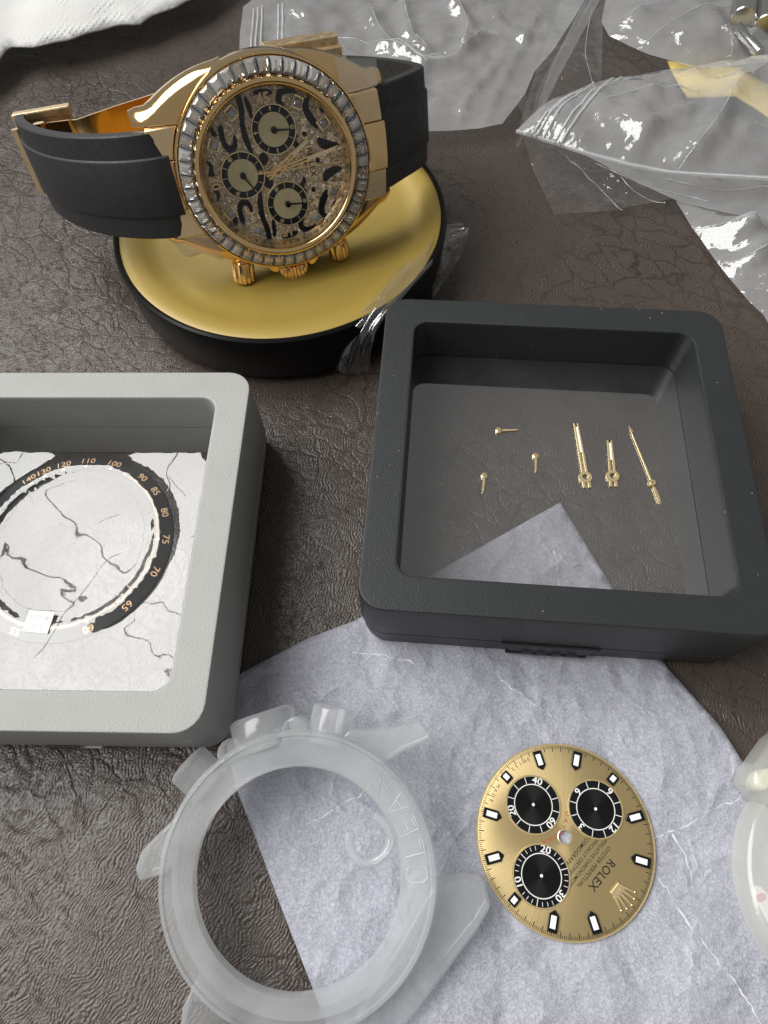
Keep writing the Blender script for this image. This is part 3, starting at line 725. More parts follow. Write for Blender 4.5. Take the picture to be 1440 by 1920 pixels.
# ------------------------------------------------------------------ the watch
WR = Matrix(((0.0568, 0.965, 0.2559), (-0.3107, 0.2607, -0.914), (-0.9488, -0.0276, 0.3147)))
wt = thing('wristwatch', 'gold wristwatch with stone-set bezel and black rubber strap standing on its side on the tin', 'watch', (-18.328, 120.873, 33.958), WR)
obj('case', lathe([(.001, -8.3), (14, -8.3), (16.5, -7.6), (18.8, -6.6), (19.6, -5.0), (19.75, -2.0), (19.4, -.2), (19.0, .1), (14.4, .1)], 128), M['gold'], wt, 40)
def lug(sx, sy):
    secs = []
    for i in range(13):
        y = 6 + i * 1.6; k = i / 12
        xo = math.sqrt(max(0, 19.75 ** 2 - y * y)) if y < 7 else 18.5 - .021 * (y - 7) ** 2 * 1.0 - .06 * (y - 7)
        xo = max(xo, 13.0); xi = 10.25
        zt = -.5 - .0125 * max(0, y - 6) ** 2; zb = -6.8 - .008 * (y - 6) ** 2
        if i == 11: zt -= .15; xo -= .1
        if i == 12: zt -= .9; xo -= .6
        secs.append([(sx * xi, sy * y, zb), (sx * xo, sy * y, zb + .6), (sx * xo, sy * y, zt - 2.4), (sx * (xo - .25), sy * y, zt - 1.5), (sx * (xo - .8), sy * y, zt - .7), (sx * max(xi + .3, xo - 1.7), sy * y, zt - .2), (sx * max(xi + .15, xo - 2.8), sy * y, zt), (sx * xi, sy * y, zt)])
    return loops(secs, False, True, True)
for sx in (1, -1):
    for sy in (1, -1): obj('lug', lug(sx, sy), M['gold'], wt, 40)
for sy in (-1, 1):
    def el(x0, x1, zt, dy=0):
        pl = []
        for i in range(7):
            x = x0 + (x1 - x0) * i / 6; pl.append((x, sy * math.sqrt(19.8 ** 2 - x * x)))
        for i in range(7):
            x = x1 + (x0 - x1) * i / 6; pl.append((x, sy * (23.6 + dy - .006 * x * x)))
        g = prism(pl, -6, zt); g.v = [(x, y, z - (.05 * max(0, abs(y) - 18) ** 1.5 if z > -3 else 0)) for x, y, z in g.v]; return g
    e = obj('end_link', el(-4.5, 4.5, -1.0, .5), M['gold'], wt, 30, .25)
    obj('side_link', el(-10.1, -4.6, -1.25), M['gold_satin'], e, 30, .2)
    obj('side_link', el(4.6, 10.1, -1.25), M['gold_satin'], e, 30, .2)
bz = obj('bezel', lathe([(19.6, .0), (19.7, .5), (19.55, 1.15), (19.25, 1.3), (19.05, 1.1), (19.0, .7), (16.3, 1.6), (16.25, 2.75), (16.1, 3.1), (15.6, 3.3), (15.1, 3.15), (14.85, 2.8), (14.8, 2.3), (14.8, 0.2), (19.0, .0)], 160, True), M['gold'], wt, 40)
NB = 48; gm = None
def baguette():
    # local: x radial (in -> out), y tangential, z up
    g = G(); def_ = []
    def q(x0, x1, y0, y1, z0, z1): return [(x0, -y0, z0), (x1, -y1, z1), (x1, y1, z1), (x0, y0, z0)]
    w0, w1 = 2 * PI * 16.4 / NB / 2 * .955, 2 * PI * 19.0 / NB / 2 * .955
    ls = [q(-1.0, 1.0, .05, .05, -.55, -.55), q(-1.33, 1.33, w0, w1, .0, .0), q(-1.33, 1.33, w0, w1, .12, .12), q(-1.0, 1.0, w0 * .7, w1 * .7, .62, .62), q(-.62, .62, w0 * .4, w1 * .4, .80, .80)]
    return loops(ls, False, True, True)
gm = mesh_of('baguette', baguette(), 0); gm.materials.append(M['gem'])
sl = math.atan2(-.9, 2.7)
for i in range(NB):
    a = 2 * PI * (i + .5) / NB; rm = 17.66
    o = obj('baguette_stone', gm, None, bz)
    o.matrix_local = Matrix.Rotation(a, 4, 'Z') @ Matrix.Translation((rm, 0, 1.62)) @ Matrix.Rotation(-sl + random.uniform(-.03, .03), 4, 'Y') @ Matrix.Rotation(random.uniform(-.04, .04), 4, 'X')
fl = obj('inner_flange', lathe([(14.0, .02), (14.15, .3), (14.75, 2.2), (14.8, 2.4)], 128), M['gold_satin'], wt)
lt_ = []
for i in range(60):
    ch = 'ROLEX'[i % 5]; a = 90 - i * 6; rr = math.radians(a); u = Vector((math.cos(rr), math.sin(rr), 0)); rg = Vector((u.y, -u.x, 0))
    upv = (u * .3 + Vector((0, 0, 1))).normalized()
    lt_.append(place(text_geo(ch, .95, 1, .01), (u.x * 14.32, u.y * 14.32, 1.15), rg, upv))
obj('lettering', merge(lt_), M['ink_black'], fl, 0)
obj('crystal', lathe([(.001, 2.95), (14.4, 2.95), (14.85, 2.85)], 96), M['crystal'], wt, 30)
dd = obj('dial', lathe([(.001, 0), (14.2, 0)], 96), M['pave'], wt, 0)
def inlay(pts, mir=True, it=2, z=.06, fat=.13):
    pts = smooth_poly(pts, it); n_ = len(pts)
    ar = sum(pts[i][0] * pts[(i + 1) % n_][1] - pts[(i + 1) % n_][0] * pts[i][1] for i in range(n_)); sg = 1 if ar > 0 else -1
    q_ = []
    for i in range(n_):
        d_ = (Vector(pts[(i + 1) % n_]) - Vector(pts[i - 1])).normalized(); q_.append((pts[i][0] + sg * d_.y * fat, pts[i][1] - sg * d_.x * fat))
    pts = q_
    for s in ((1, -1) if mir else (1,)):
        obj('inlay', prism([(x * s, y) for x, y in pts], .005, z), M['onyx'], dd, 0)
inlay([(-9.2, -9.4), (-7.0, -9.6), (-5.3, -9.3), (-4.3, -8.3), (-4.6, -7.2), (-5.7, -6.6), (-7.1, -6.6), (-7.0, -7.0), (-5.8, -7.2), (-5.3, -8.0), (-5.9, -8.7), (-7.2, -8.8), (-9.0, -8.6)])
inlay([(-13.4, -3.5), (-11.9, -2.5), (-9.0, -2.7), (-10.4, -3.2)])
inlay([(-13.5, -4.9), (-11.2, -4.7), (-8.4, -5.3), (-5.4, -5.2), (-2.8, -3.9), (-6.1, -4.3), (-8.9, -4.5), (-11.2, -3.9), (-13.7, -4.0)])
inlay([(-11.3, 9.1), (-10.9, 7.6), (-9.3, 7.2), (-7.3, 8.0), (-5.6, 9.4), (-6.2, 10.0), (-8.0, 9.0), (-9.3, 8.3), (-10.2, 8.4)])
inlay([(-13.5, 3.5), (-12.1, 7.2), (-12.6, 4.2), (-12.1, 3.4), (-11.2, 3.3), (-10.3, 3.9), (-11.0, 2.4), (-12.3, 2.5)])
inlay([(-4.4, 9.2), (-3.2, 11.1), (-2.2, 14.0), (-1.6, 11.7), (-2.3, 9.4)])
inlay([(-13.2, -1.8), (-12.6, 2.2), (-13.6, 1.4), (-13.8, -1.0)])
inlay([(-4.0, -13.3), (-2.8, -12.2), (-1.5, -12.6), (-.9, -12.2), (-1.0, -13.6), (-1.6, -13.2), (-2.8, -12.8)])
inlay([(-8.0, -11.2), (-7.4, -9.9), (-8.6, -10.4), (-9.4, -10.5)])
inlay([(-9.3, 10.7), (-8.0, 11.6), (-8.6, 10.5)])
inlay([(-4.4, 3.0), (-3.4, 4.8), (-2.2, 5.2), (-3.2, 5.6), (-4.6, 4.6), (-5.2, 5.6), (-5.2, 4.2)])
inlay([(-5.4, 6.3), (-4.6, 7.0), (-5.6, 7.2)])
inlay([(-3.6, -2.4), (-1.4, -3.4), (-1.0, -2.0), (-2.4, -1.0)])
inlay([(-1.1, 6.2), (-.3, 5.6), (.2, 6.3)], False); inlay([(-.9, 8.4), (0, 9.2), (.5, 8.3)], False)
sq = mesh_of('square_stone', loops([rrect(.78, .78, .15, 0, 3), rrect(.78, .78, .15, .35, 3), rrect(.5, .5, .1, .62, 3), rrect(.3, .3, .05, .68, 3)], False, True, True), 0); sq.materials.append(M['gem'])
cl = mesh_of('claw', loops([rrect(1.25, 1.05, .15, .02, 3), rrect(1.15, .95, .15, .3, 3), rrect(.82, .82, .1, .3, 3), rrect(.8, .8, .1, .02, 3)], True), 40); cl.materials.append(M['gold_pale'])
for x, y in ((-10.7, 6.4), (-6.5, 10.9), (-6.2, -11.0), (-10.9, -6.4), (6.3, 11.1), (10.8, 6.5), (6.5, -11.1), (10.9, -6.4)):
    a = math.atan2(y, x)
    for nm, me in (('square_stone', sq), ('stone_setting', cl)):
        o = obj(nm, me, None, dd); o.matrix_local = Matrix.Translation((x, y, .03)) @ Matrix.Rotation(a, 4, 'Z')
for cx, cy, ha in ((-6.9, .95, 83), (0, -6.9, 30), (6.9, .95, 83)):
    m = Matrix.Translation((cx, cy, 0))
    obj('subdial_ring', lathe([(3.0, .12), (3.05, .2), (4.2, .2), (4.25, .12)], 64).xf(m), M['onyx'], dd, 30)
    obj('subdial_rim', lathe([(4.22, .05), (4.22, .26), (4.4, .26), (4.5, .05)], 64).xf(m), M['gold_pale'], dd, 30)
    obj('subdial_disc', lathe([(.001, .0), (3.02, .0)], 48), M['sun_pale'], dd, 0, loc=(cx, cy, .14))
    tg = G()
    for i in range(12):
        a = 2 * PI * i / 12
        q = prism([(3.15, -.05), (4.1, -.05), (4.1, .05), (3.15, .05)], .21, .22).xf(m @ Matrix.Rotation(a, 4, 'Z')); tg.add(q.v, q.f)
    obj('subdial_ticks', tg, M['gold_pale'], dd, 0)['kind'] = 'stuff'
    labs = {-6.9: (('12', 90), ('3', 0), ('6', -90), ('9', 180)), 0: (('60', 90), ('20', -30), ('40', 210)), 6.9: (('30', 90), ('10', -30), ('20', 210))}[cx]
    for s, la in labs: obj('numeral', polar_text(s, 3.62, la, 1.0, .225, math.sin(math.radians(la)) > -.6).xf(m), M['gold_pale'], dd, 0)
    hm = m @ Matrix.Rotation(math.radians(ha), 4, 'Z')
    obj('subdial_hand', merge([prism([(.3, -.18), (3.0, -.13), (3.35, 0), (3.0, .13), (.3, .18)], .5, .6), lathe([(.001, .45), (.62, .45), (.62, .66), (.4, .74), (.001, .74)], 24)]).xf(hm), M['onyx'] if cx else M['onyx'], wt, 30)
obj('name_plate', prism([(-3.1, 6.4), (3.1, 6.4), (3.1, 8.2), (-3.1, 8.2)], .02, .12), M['gold_satin'], dd, 0)
obj('lettering', place(text_geo('ROLEX', 1.65, 1.1, .02), (0, 7.3, .13), (1, 0, 0), (0, 1, 0)), M['ink_black'], dd, 0)
def num(s, x, y, upv, sz=2.7):
    upv = Vector((*upv, 0)); rg = Vector((upv.y, -upv.x, 0))

    obj('numeral', place(text_geo(s, sz, 1.0, .03), (x, y, .2), rg, upv), M['ink_gold'], dd, 0)
num('45', -12.2, 0, (-1, 0)); num('15', 12.3, -.2, (1, 0)); num('30', .4, -12.7, (0, 1)); num('60', 0, 12.4, (0, 1))
def wsword(ang, L, name, z, wd=.55):
    m = Matrix.Rotation(math.radians(ang), 4, 'Z')
    h = obj(name, merge([prism([(-2.4, .15 * s), (L, .12 * s), (L, wd * .7 * s), (1.5, wd * s), (-2.4, wd * .9 * s)], z, z + .18) for s in (1, -1)] + [lathe([(.001, z), (1.0, z), (1.0, z + .2), (.001, z + .2)], 24)]).xf(m), M['gold'], wt, 0, .03)
    obj('lume', prism([(L * .5, -.14), (L * .96, -.12), (L * .96, .12), (L * .5, .14)], z + .02, z + .14).xf(m), M['lume'], h, 0)
wsword(math.degrees(math.atan2(7.6, -4.5)), 8.6, 'hour_hand', .75)
wsword(math.degrees(math.atan2(13.6, -2.2)), 13.2, 'minute_hand', 1.05, .5)
m = Matrix.Rotation(math.atan2(14.0, .55), 4, 'Z')
obj('seconds_hand', merge([prism([(-4.9, -.12), (13.6, -.05), (13.6, .05), (-4.9, .12)], 1.4, 1.5), lathe([(.001, 1.35), (.62, 1.35), (.62, 1.62), (.3, 1.75), (.001, 1.75)], 24)]).xf(m), M['gold'], wt, 30)
# crown and pushers on the 3 o'clock side
def fluted(name, x0, x1, y, rad, zc, tilt=0.0, fl_=18):
    prof = [(.001, 0), (rad * .72, 0), (rad * .72, .9), (rad * .98, 1.0), (rad, 1.3), (rad, x1 - x0 - .5), (rad * .9, x1 - x0 - .1), (rad * .75, x1 - x0), (.001, x1 - x0 + .05)]
    g = lathe(prof, fl_ * 6, wob=lambda a, j: (.055 * math.cos(a * fl_) if 3 <= j <= 6 else 0))
    m = Matrix.Translation((x0, y, zc)) @ Matrix.Rotation(tilt, 4, 'Z') @ Matrix.Rotation(PI / 2, 4, 'Y')
    return obj(name, g.xf(m), M['gold'], wt, 25)
fluted('crown', 19.6, 24.6, -.1, 3.3, -3.6, 0, 22)
fluted('pusher', 17.0, 22.6, -11.0, 2.35, -3.4, -.12, 14)
fluted('pusher', 17.0, 22.0, 10.6, 2.3, -3.4, .12, 14)
obj('crown_guard', prism(smooth_poly([(17.5, -7.0), (20.9, -5.6), (21.6, -3.6), (19.4, -3.2), (19.4, 3.0), (21.6, 3.4), (20.9, 5.4), (17.5, 7.0)], 1), -6.2, -1.2), M['gold'], wt, 30, .3)
# rubber strap, swept along (Y, Z) of the watch
def strap(path, half0, half1, sgn):
    p = [Vector((0, y, z)) for y, z in path]; p = curve_pts(p, 3); n = len(p); ls = []
    for i, q in enumerate(p):
        t = (p[min(i + 1, n - 1)] - p[max(i - 1, 0)]).normalized(); nn = Vector((0, -t.z, t.y)) * sgn
        k = i / (n - 1); h = half0 + (half1 - half0) * k; c = h * .54; T = 2.3 - .5 * k
        sec = [(-h, 0), (-h, -T), (-h + .25, -T - .0), (h - .25, -T), (h, -T), (h, 0), (h - .3, .22), (c + .25, .35), (c, .72), (c - .3, .8), (-c + .3, .8), (-c, .72), (-c - .25, .35), (-h + .3, .22)]
        ls.append([(x, q.y + nn.y * o_, q.z + nn.z * o_) for x, o_ in sec])
    return loops(ls, False, True, True)
obj('strap', strap([(-20.0, -1.9), (-24.0, -2.0), (-30.0, -4.6), (-37.5, -10.6), (-43.3, -18.2), (-47.8, -27), (-50.9, -37), (-51.3, -43)], 10.0, 9.0, -1), M['rubber'], wt, 25)
obj('strap', strap([(20.0, -3.2), (24.0, -4.8), (30.0, -9.6), (36.0, -14.2), (38.6, -18.0), (38.2, -24), (35.0, -33), (31.0, -41), (27.0, -47)], 10.0, 9.0, 1), M['rubber'], wt, 25)
# folding clasp at the back
cb = obj('clasp', box(-11.6, 8, 1.0, 26.5, -47.5, -43.5), M['gold_satin'], wt, 0, .4)
obj('clasp_cover', merge([box(-13.6, -11.0, 8.0, 26.0, -52.5, -44.5)]), M['gold_satin'], cb, 0, .3)
obj('clasp_hinge', box(-9.5, 7.5, 23.0, 27.2, -49.5, -42.5), M['gold'], cb, 0, .5)
obj('clasp_tongue', box(-13.2, -9.5, -1.0, 6.0, -46, -42), M['gold_satin'], cb, 0, .3)
bl = loops([[(-7.8 + d, y, z + .35), (7.0, y, z + .35), (7.0, y, z - .35), (-7.8 + d, y, z - .35)] for y, z, d in ((-47.0, -36.5, 1.2), (-44.5, -36.2, 0), (-40, -36.8, .3), (-38.5, -39, .9), (-30, -42.5, 0.3), (-20, -45, -.4), (-10, -46.5, -.8), (4, -47, -.9))], False, True, True)
obj('clasp_blade', bl, M['gold'], wt, 40)
bk = obj('buckle', box(-7.6, 7.0, -52.6, -39.8, -45.6, -43.8), M['gold_satin'], wt, 0, .35)
obj('buckle_cap', box(-9.0, -7.2, -52.6, -39.6, -47.2, -43.6), M['gold_satin'], bk, 0, .35)
obj('buckle_pin', tube([(-8.0, -46.2, -36.3), (7.2, -46.2, -36.3)], 1.2, 16), M['gold'], bk, 40)
obj('buckle_bar', tube([(-6.6, -52.4, -42.0), (7.2, -52.4, -42.0)], 1.1, 14), M['gold_satin'], bk, 40)
# protective film scraps still stuck on the lugs
for pl, n_ in (([(10.2, -24.6, -3.0), (14.2, -23.0, -3.4), (16.6, -15.0, -1.6), (10.2, -15.2, -.8)], 0), ([(-10.4, 23.4, -3.2), (-14.8, 23.6, -3.2), (-16.6, 15.0, -1.2), (-10.4, 15.4, -.7)], 1)):
    g = G().add([(x, y, z + .35) for x, y, z in pl], [(0, 1, 2, 3)]); obj('film_scrap', g, M['film'], wt, 0)

# ------------------------------------------------------------------ white paper towel in the far corner
TZ = 7.0
tp = [(-40,140),(0,106),(10,92),(20,86),(60,88),(125,76),(180,60),(215,50),(262,42),(285,26),(330,12),(370,-6),(440,-60),(430,-330),(-300,-330),(-300,140)]
tpo = [xy(a, b, TZ) for a, b in tp[:13]] + [(-95, 420), (-330, 420), (-330, 200)]
e0 = [Vector(q) for q in tpo[:13]]
def towel_z(x, y):
    p = Vector((x, y)); d = min((p - geometry.intersect_point_line(p, a, b)[0].lerp(a, 0)).length if 0 <= geometry.intersect_point_line(p, a, b)[1] <= 1 else min((p - a).length, (p - b).length) for a, b in zip(e0, e0[1:]))
    k = min(1, d / 26)
    return TZ + 6.5 * k + (2.6 * ridge(x, y, .028, 2, 3) + 1.6 * nz(x, y, .05, 8)) * min(1, .25 + d / 14) + 1.2 * math.exp(-d / 2.0) * nz(x, y, .12, 5)
o = obj('paper_towel', sheet(tpo, 2.6, towel_z, edge=2.0), M['towel'], smooth=180)
so = o.modifiers.new('solid', 'SOLIDIFY'); so.thickness = .5; so.offset = -1
tag(o, 'crumpled white embossed paper towel behind the watch', 'paper towel')

# ------------------------------------------------------------------ plastic bags
def bag(name, label, px, z, amp, sc, mat, sp=2.0, seed=0, up_=0.0, cr_=.6, folds=(), cat='plastic bag', grp='crumpled clear plastic bags'):
    ol = [xy(a, b, z) for a, b in px]
    E_ = [Vector(q) for q in ol]; n = len(E_)
    FL = [([Vector(xy(*q, z + 2)) for q in f], h_ * (1 if h_ == 3 else .45), w_ * (1 if h_ == 3 else .55)) for f, h_, w_ in folds]
    def zf(x, y):
        p = Vector((x, y)); d = 1e9; tent = 0.0
        for f, h_, w_ in FL:
            dm = 1e9
            for a, b in zip(f, f[1:]):
                q, t_ = geometry.intersect_point_line(p, a, b); q = a if t_ < 0 else b if t_ > 1 else q
                dm = min(dm, (p - q).length)
            if dm < w_: tent += h_ * (1 - dm / w_) ** 1.3
        for a, b in zip(E_, E_[1:] + E_[:1]):
            q, t_ = geometry.intersect_point_line(p, a, b); q = a if t_ < 0 else b if t_ > 1 else q
            d = min(d, (p - q).length)
        k = min(1, d / 9)
        return z + up_ * k + amp * k * (.7 * ridge(x, y, sc, seed, 3) - .3) + amp * k * cr_ * facet(x, y, sc * 1.3, seed) * min(1, max(.15, .5 + 1.6 * nz(x, y, .02, seed))) + .3 * nz(x, y, .1, seed) + tent * (k ** .5)
    o = obj(name, sheet(ol, sp, zf), mat, smooth=180); tag(o, label, cat, grp)
    for f, h_, w_ in FL:
        if h_ not in (3, 1.5 * .45, 1.8 * .45, 2 * .45): continue
        ps = curve_pts([(q.x, q.y, 0) for q in f], 2); obj('fold_line', tube([(q.x, q.y, zf(q.x, q.y) + .05) for q in ps], [.05 + .11 * abs(nz(i * .5, seed, 1)) * 2 for i in range(len(ps))], 5), M['zip'], o, 60)
    return o, zf
bagA, zA = bag('zip_bag', 'milky zip bag lying flat behind the right side of the watch', [(450,62),(456,12),(520,-40),(1120,-40),(1085,20),(1040,90),(1002,135),(985,175),(962,205),(942,232),(900,241),(800,247),(700,230),(560,180),(447,120)], 4.0, 5.0, .05, M['bag'], 1.4, 3, folds=[([(690, 5), (722, 75), (790, 112), (850, 105), (905, 60)], 3, 5), ([(755, -5), (770, 60), (800, 85)], 3, 4), ([(840, -5), (880, 40), (870, 80)], 3, 4), ([(900, 240), (935, 160), (1010, 20)], 2.5, 4), ([(860, 235), (872, 180), (930, 110)], 2.5, 3.5), ([(620, 55), (700, 70), (800, 118)], 1.5, 4), ([(930, 20), (980, 60), (1040, 50)], 2.5, 4)])
def ribs(par, lines, zf, r=.28, off=.35):
    for l in lines:
        ps = [at(a, b, 0) for a, b in l]; 
        zz = zf(ps[0].x, ps[0].y)
        ps = [at(a, b, zz) for a, b in l]; ps = [ps[0].lerp(ps[-1], i / 14) if len(ps) == 2 else ps[min(len(ps) - 1, i * len(ps) // 15)] for i in range(15)]
        obj('zip_rib', tube([(p.x, p.y, zf(p.x, p.y) + off) for p in ps], r, 6), M['zip'], par, 60)
ribs(bagA, [[(476, 20), (470, 118)], [(484, 18), (478, 120)], [(492, 16), (488, 122)], [(522, 10), (522, 110)], [(530, 8), (531, 110)]], zA)
bagB, zB = bag('zip_bag', 'grey plastic bag holding small metal pins in the far corner', [(1128,40),(1142,66),(1180,86),(1215,101),(1255,113),(1292,124),(1340,126),(1480,112),(1640,40),(1640,-90),(1160,-90),(1135,0)], 7.0, 4.0, .045, M['bag'], 1.7, 11, 4.0, folds=[([(1200, 80), (1300, 40), (1380, 20)], 2, 5), ([(1330, 110), (1440, 60)], 2.5, 4), ([(1180, 40), (1260, 10)], 2, 5)])
bagC, zC = bag('zip_bag', 'clear zip bag whose sealed corner points at the watch', [(968,245),(985,228),(1010,204),(1036,186),(1065,176),(1100,160),(1140,148),(1200,140),(1245,132),(1300,124),(1440,108),(1640,100),(1640,345),(1440,334),(1360,330),(1265,324),(1225,318),(1180,308),(1100,288),(1030,264)], 10.0, 5.5, .05, M['bag'], 1.4, 21, 5.0, folds=[([(1180, 300), (1215, 250), (1300, 215), (1440, 222)], 2.5, 5), ([(1130, 215), (1230, 188), (1300, 195)], 1.8, 4), ([(1260, 322), (1330, 262), (1370, 180), (1440, 150)], 3, 5), ([(1060, 250), (1140, 262), (1235, 312)], 2.5, 4)])
ribs(bagC, [[(984, 250), (1072, 174)], [(1002, 254), (1092, 166)], [(1018, 258), (1112, 160)], [(1036, 262), (1148, 150)], [(1046, 264), (1164, 147)]], zC)
ps = [at(a, b, 10.2) for a, b in ((968, 246), (1030, 265), (1100, 289), (1180, 309), (1225, 319), (1265, 325), (1440, 335))]
obj('seam', tube(curve_pts(ps, 2), .45, 6), M['zip'], bagC, 60)
bagD, zD = bag('plastic_bag', 'thin clear bag spread flat below the zip bag corner', [(1040,262),(1120,288),(1265,322),(1460,330),(1640,345),(1640,440),(1440,415),(1330,392),(1270,376),(1200,345),(1120,303)], 4.0, 3.0, .06, M['bag'], 1.5, 31, 2.0, folds=[([(1120, 300), (1220, 340), (1330, 370)], 2, 3), ([(1250, 330), (1340, 360), (1460, 350)], 2, 3)])
bagE, zE = bag('plastic_bag', 'milky bag hanging in beside the far corner of the black box', [(1266,376),(1330,392),(1440,414),(1640,430),(1640,820),(1460,640),(1432,590),(1400,560),(1370,524),(1340,486),(1300,430)], 3.0, 5.0, .05, M['bag'], 1.5, 41, 3.0, folds=[([(1300, 420), (1380, 440), (1460, 400)], 3, 4.5), ([(1340, 485), (1400, 492), (1450, 470)], 3, 4), ([(1380, 545), (1410, 480), (1450, 440)], 2.5, 4)])
bagF, zF_ = bag('plastic_wrap', 'clear crinkled wrap between the two zip bags over bare leather', [(1000,320),(975,232),(1003,140),(1030,60),(1062,-30),(1135,-30),(1130,60),(1128,150),(1060,182),(1010,206),(1000,250),(1080,282),(1180,312),(1262,372),(1150,394),(1040,402)], 2.0, 4.0, .07, M['cello'], 1.2, 51, 1.0, folds=[([(1000, 320), (1020, 200), (1080, 30)], 2.5, 3), ([(1060, 290), (1110, 335), (1170, 385)], 2, 2.5), ([(1130, 300), (1180, 350), (1250, 374)], 2, 2.5), ([(1110, 10), (1095, 100), (1120, 160)], 2, 3)])
# bright folded strip of wrap
def ribbon(name, label, pa, pb, mat, cat='plastic strip', grp=None, n=14, wav=.8, seed=0, rip=0.0):
    g = G(); k = len(pa); A = curve_pts(pa, 2); B = curve_pts(pb, 2); m = len(A); W = 5 if not rip else 14
    for i in range(m):
        for j in range(W + 1):
            p = A[i].lerp(B[i], j / W); p = p + Vector((0, 0, wav * (nz(i * .5, j * .9, 1, seed) + .6 * math.sin(j * 2.4 + i * .2)) + rip * math.sin(j * 1.15 + .8 * math.sin(i * .3)))); g.v.append(tuple(p))
    g.f = [(i*(W+1)+j, i*(W+1)+j+1, (i+1)*(W+1)+j+1, (i+1)*(W+1)+j) for i in range(m-1) for j in range(W)]
    o = obj(name, g, mat, smooth=180); tag(o, label, cat, grp); return o
ribbon('plastic_strip', 'bright folded strip of clear film running up between the zip bags', [at(1000, 232, 9), at(1022, 150, 10), at(1066, 60, 11), at(1110, -20, 11)], [at(1012, 222, 6), at(1040, 160, 7), at(1090, 66, 8), at(1135, -20, 8)], M['bag'], seed=3)
ribbon('plastic_strip', 'thin clear strip hanging beside the milky zip bag edge', [at(965, 185, 6), at(985, 230, 4), at(972, 262, 3), at(966, 275, 3)], [at(985, 170, 6), at(1000, 225, 4), at(980, 265, 3), at(972, 276, 3)], M['cello'], seed=8)
WDIR = (WC + Tt * -120 + Vector((0, 0, 1000)))
def glint_strip(name, label, px, width, mat, cat, grp=None, W=8, bend=.35, seed=1):  # sliver added for its glint, its face turned to mirror the window at the camera
    ps = curve_pts([at(a, b, z) for a, b, z in px], 2); m = len(ps); g = G()
    for i, p in enumerate(ps):
        d = (ps[min(i + 1, m - 1)] - ps[max(i - 1, 0)]).normalized()
        n = ((EYE - p).normalized() + (WDIR - p).normalized()).normalized(); n = (n - d * n.dot(d)).normalized(); c = d.cross(n)
        wd = width * (.55 + .45 * math.sin(PI * (i + .6) / m)) * (1 + .35 * nz(i * .4, seed, 1))
        for j in range(W + 1):
            u_ = j / W - .5; q = p + c * (u_ * wd) + n * (-bend * (2 * u_) ** 2 * wd * .3 + .10 * nz(i * .35, j * .7, 1, seed)); g.v.append(tuple(q))
    g.f = [(i*(W+1)+j, i*(W+1)+j+1, (i+1)*(W+1)+j+1, (i+1)*(W+1)+j) for i in range(m-1) for j in range(W)]
    return tag(obj(name, g, mat, smooth=180), label, cat, grp)
glint_strip('cellophane_wrap', 'brightest long white-glinting fold of cellophane on the tin edge', [(668, 612, 13.5), (690, 588, 14.4), (722, 545, 15.0), (752, 508, 15.2), (764, 496, 15.2)], 2.3, M['cello_shine'], 'plastic wrap', seed=2)
glint_strip('cellophane_wrap', 'second thinner glinting cellophane fold beside the black box corner', [(694, 614, 12.5), (712, 590, 13.5), (738, 562, 14.4), (776, 520, 15.0)], 1.1, M['cello_shine'], 'plastic wrap', seed=6)
glint_strip('plastic_strip', 'bright narrow folded strip of film standing between the two zip bags', [(1003, 228, 6), (1018, 170, 8), (1050, 110, 10), (1085, 50, 11), (1128, -20, 12)], 4.2, M['cello_shine'], 'plastic strip', bend=.2, seed=4)
# clear wrap on the tin's right shoulder
ribbon('cellophane_wrap', 'shiny clear cellophane creased over the right edge of the tin', [at(628, 698, 2), at(664, 606, 12.6), at(700, 556, 14.2), at(748, 500, 14.6), at(800, 470, 14.6), at(826, 420, 12), at(868, 422, 12)], [at(690, 700, 2), at(700, 622, 13.5), at(738, 575, 15.6), at(784, 522, 16.0), at(812, 495, 14), at(826, 470, 9), at(876, 440, 10)], M['cello_shine'], 'plastic wrap', wav=.35, seed=5, rip=.55)
ribbon('cellophane_wrap', 'dull flap of clear cellophane standing between tin and black box', [at(806, 500, 10), at(822, 455, 11), at(858, 432, 12), at(878, 425, 12)], [at(812, 562, 2), at(838, 520, 3), at(866, 480, 5), at(880, 434, 11)], M['bag_clear'], 'plastic wrap', wav=.5, seed=9)
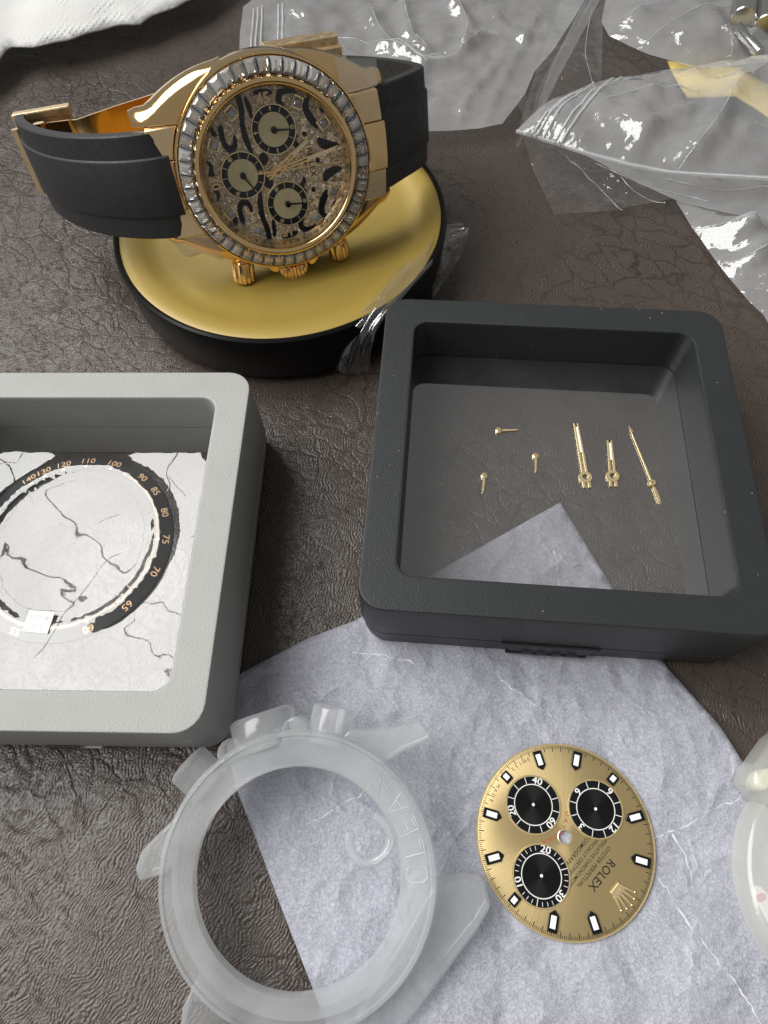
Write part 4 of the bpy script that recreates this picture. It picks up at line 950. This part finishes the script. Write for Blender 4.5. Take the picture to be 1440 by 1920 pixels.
# yellow card under the bags, metal pins inside a bag
o = obj('yellow_card', sheet([xy(a, b, 5) for a, b in ((1252,114),(1300,124),(1390,126),(1440,160),(1520,250),(1470,235),(1380,180),(1290,180),(1262,135))], 3, lambda x, y: 5 + .8 * nz(x, y, .08)), M['yellow'], smooth=180)
so = o.modifiers.new('solid', 'SOLIDIFY'); so.thickness = .6
tag(o, 'piece of yellow card showing between and through two plastic bags', 'card')
for k, (p0, p1, r, lb) in enumerate((((1392, 38), (1398, -12), 3.6, 'short steel tube with a flat end inside the corner bag'), ((1436, 52), (1440, 4), 3.6, 'second steel tube beside the first, at the frame edge'), ((1382, 52), (1425, 100), 1.5, 'long thin steel pin lying in front of the two tubes'))):
    a = at(*p0, 12); b = at(*p1, 12.5)
    o = obj('metal_tube' if k < 2 else 'metal_pin', tube([a, a.lerp(b, .02), a.lerp(b, .98), b], [r * .93, r, r, r * .93], 24), M['steel'], None, 40)
    tag(o, lb, 'metal tube' if k < 2 else 'metal pin', 'metal pieces in the corner bag')

# ------------------------------------------------------------------ frosted pieces at the right border
t1 = thing('plastic_clip', 'frosted plastic clip with cream core at the right border above a frosted ring', 'plastic clip', at(1410, 1450, 0))
L1 = at(1410, 1450, 0)
t1.location.x += 1.3
def loc_poly(px, z, o_): return [(at(a, b, z).x - o_.x, at(a, b, z).y - o_.y) for a, b in px]
obj('shell', prism(smooth_poly(loc_poly([(1380,1478),(1376,1452),(1396,1424),(1436,1368),(1560,1300),(1640,1400),(1560,1540),(1440,1535)], 5, L1), 1), .9, 8.0), M['frost_warm'], t1, 30, 1.2, seg=3)
obj('core', prism(smooth_poly(loc_poly([(1400,1476),(1402,1456),(1416,1440),(1436,1446),(1420,1486)], 6, L1), 1), 2.5, 7.0), M['cream'], t1, 30, .3)
c2 = at(1371, 1690, 4.5); c2 = Vector((c2.x + 19.3, c2.y + .5, 5.0))
t2 = thing('case_protector', 'second frosted protector ring cut by the right border, with a pink-stained label', 'plastic protector', c2, Matrix.Rotation(.08, 3, 'Y'))
obj('ring', lathe([(11.9, -.2), (12.2, .2), (13.0, .3), (13.4, -.1), (15.9, -.4), (16.6, -.9), (17.0, -2.0), (17.0, -4.2), (16.2, -4.2), (15.9, -2.2), (12.4, -2.0)], 96, True), M['frost_warm'], t2, 50)
q = at(1443, 1718, 3.0) - c2
lb = obj('label', prism(smooth_poly([(q.x + a, q.y + b) for a, b in ((-2.0, 4.2), (-.2, 4.0), (3.0, -2.2), (2.6, -4.8), (0.2, -3.0), (-1.6, 1.0))], 1), -2.4, -1.6), M['white_label'], t2, 30, .2)
for a, b, r in ((-1.2, 2.6, .7), (.8, -.6, .8), (1.3, -2.2, .8)):
    obj('stain', lathe([(.001, -1.55), (r * .7, -1.55), (r, -1.58)], 16, wob=lambda an, j: .25 * math.sin(an * 2 + 1)).xf(Matrix.Translation((q.x + a, q.y + b, 0))), M['pink'], lb, 0)
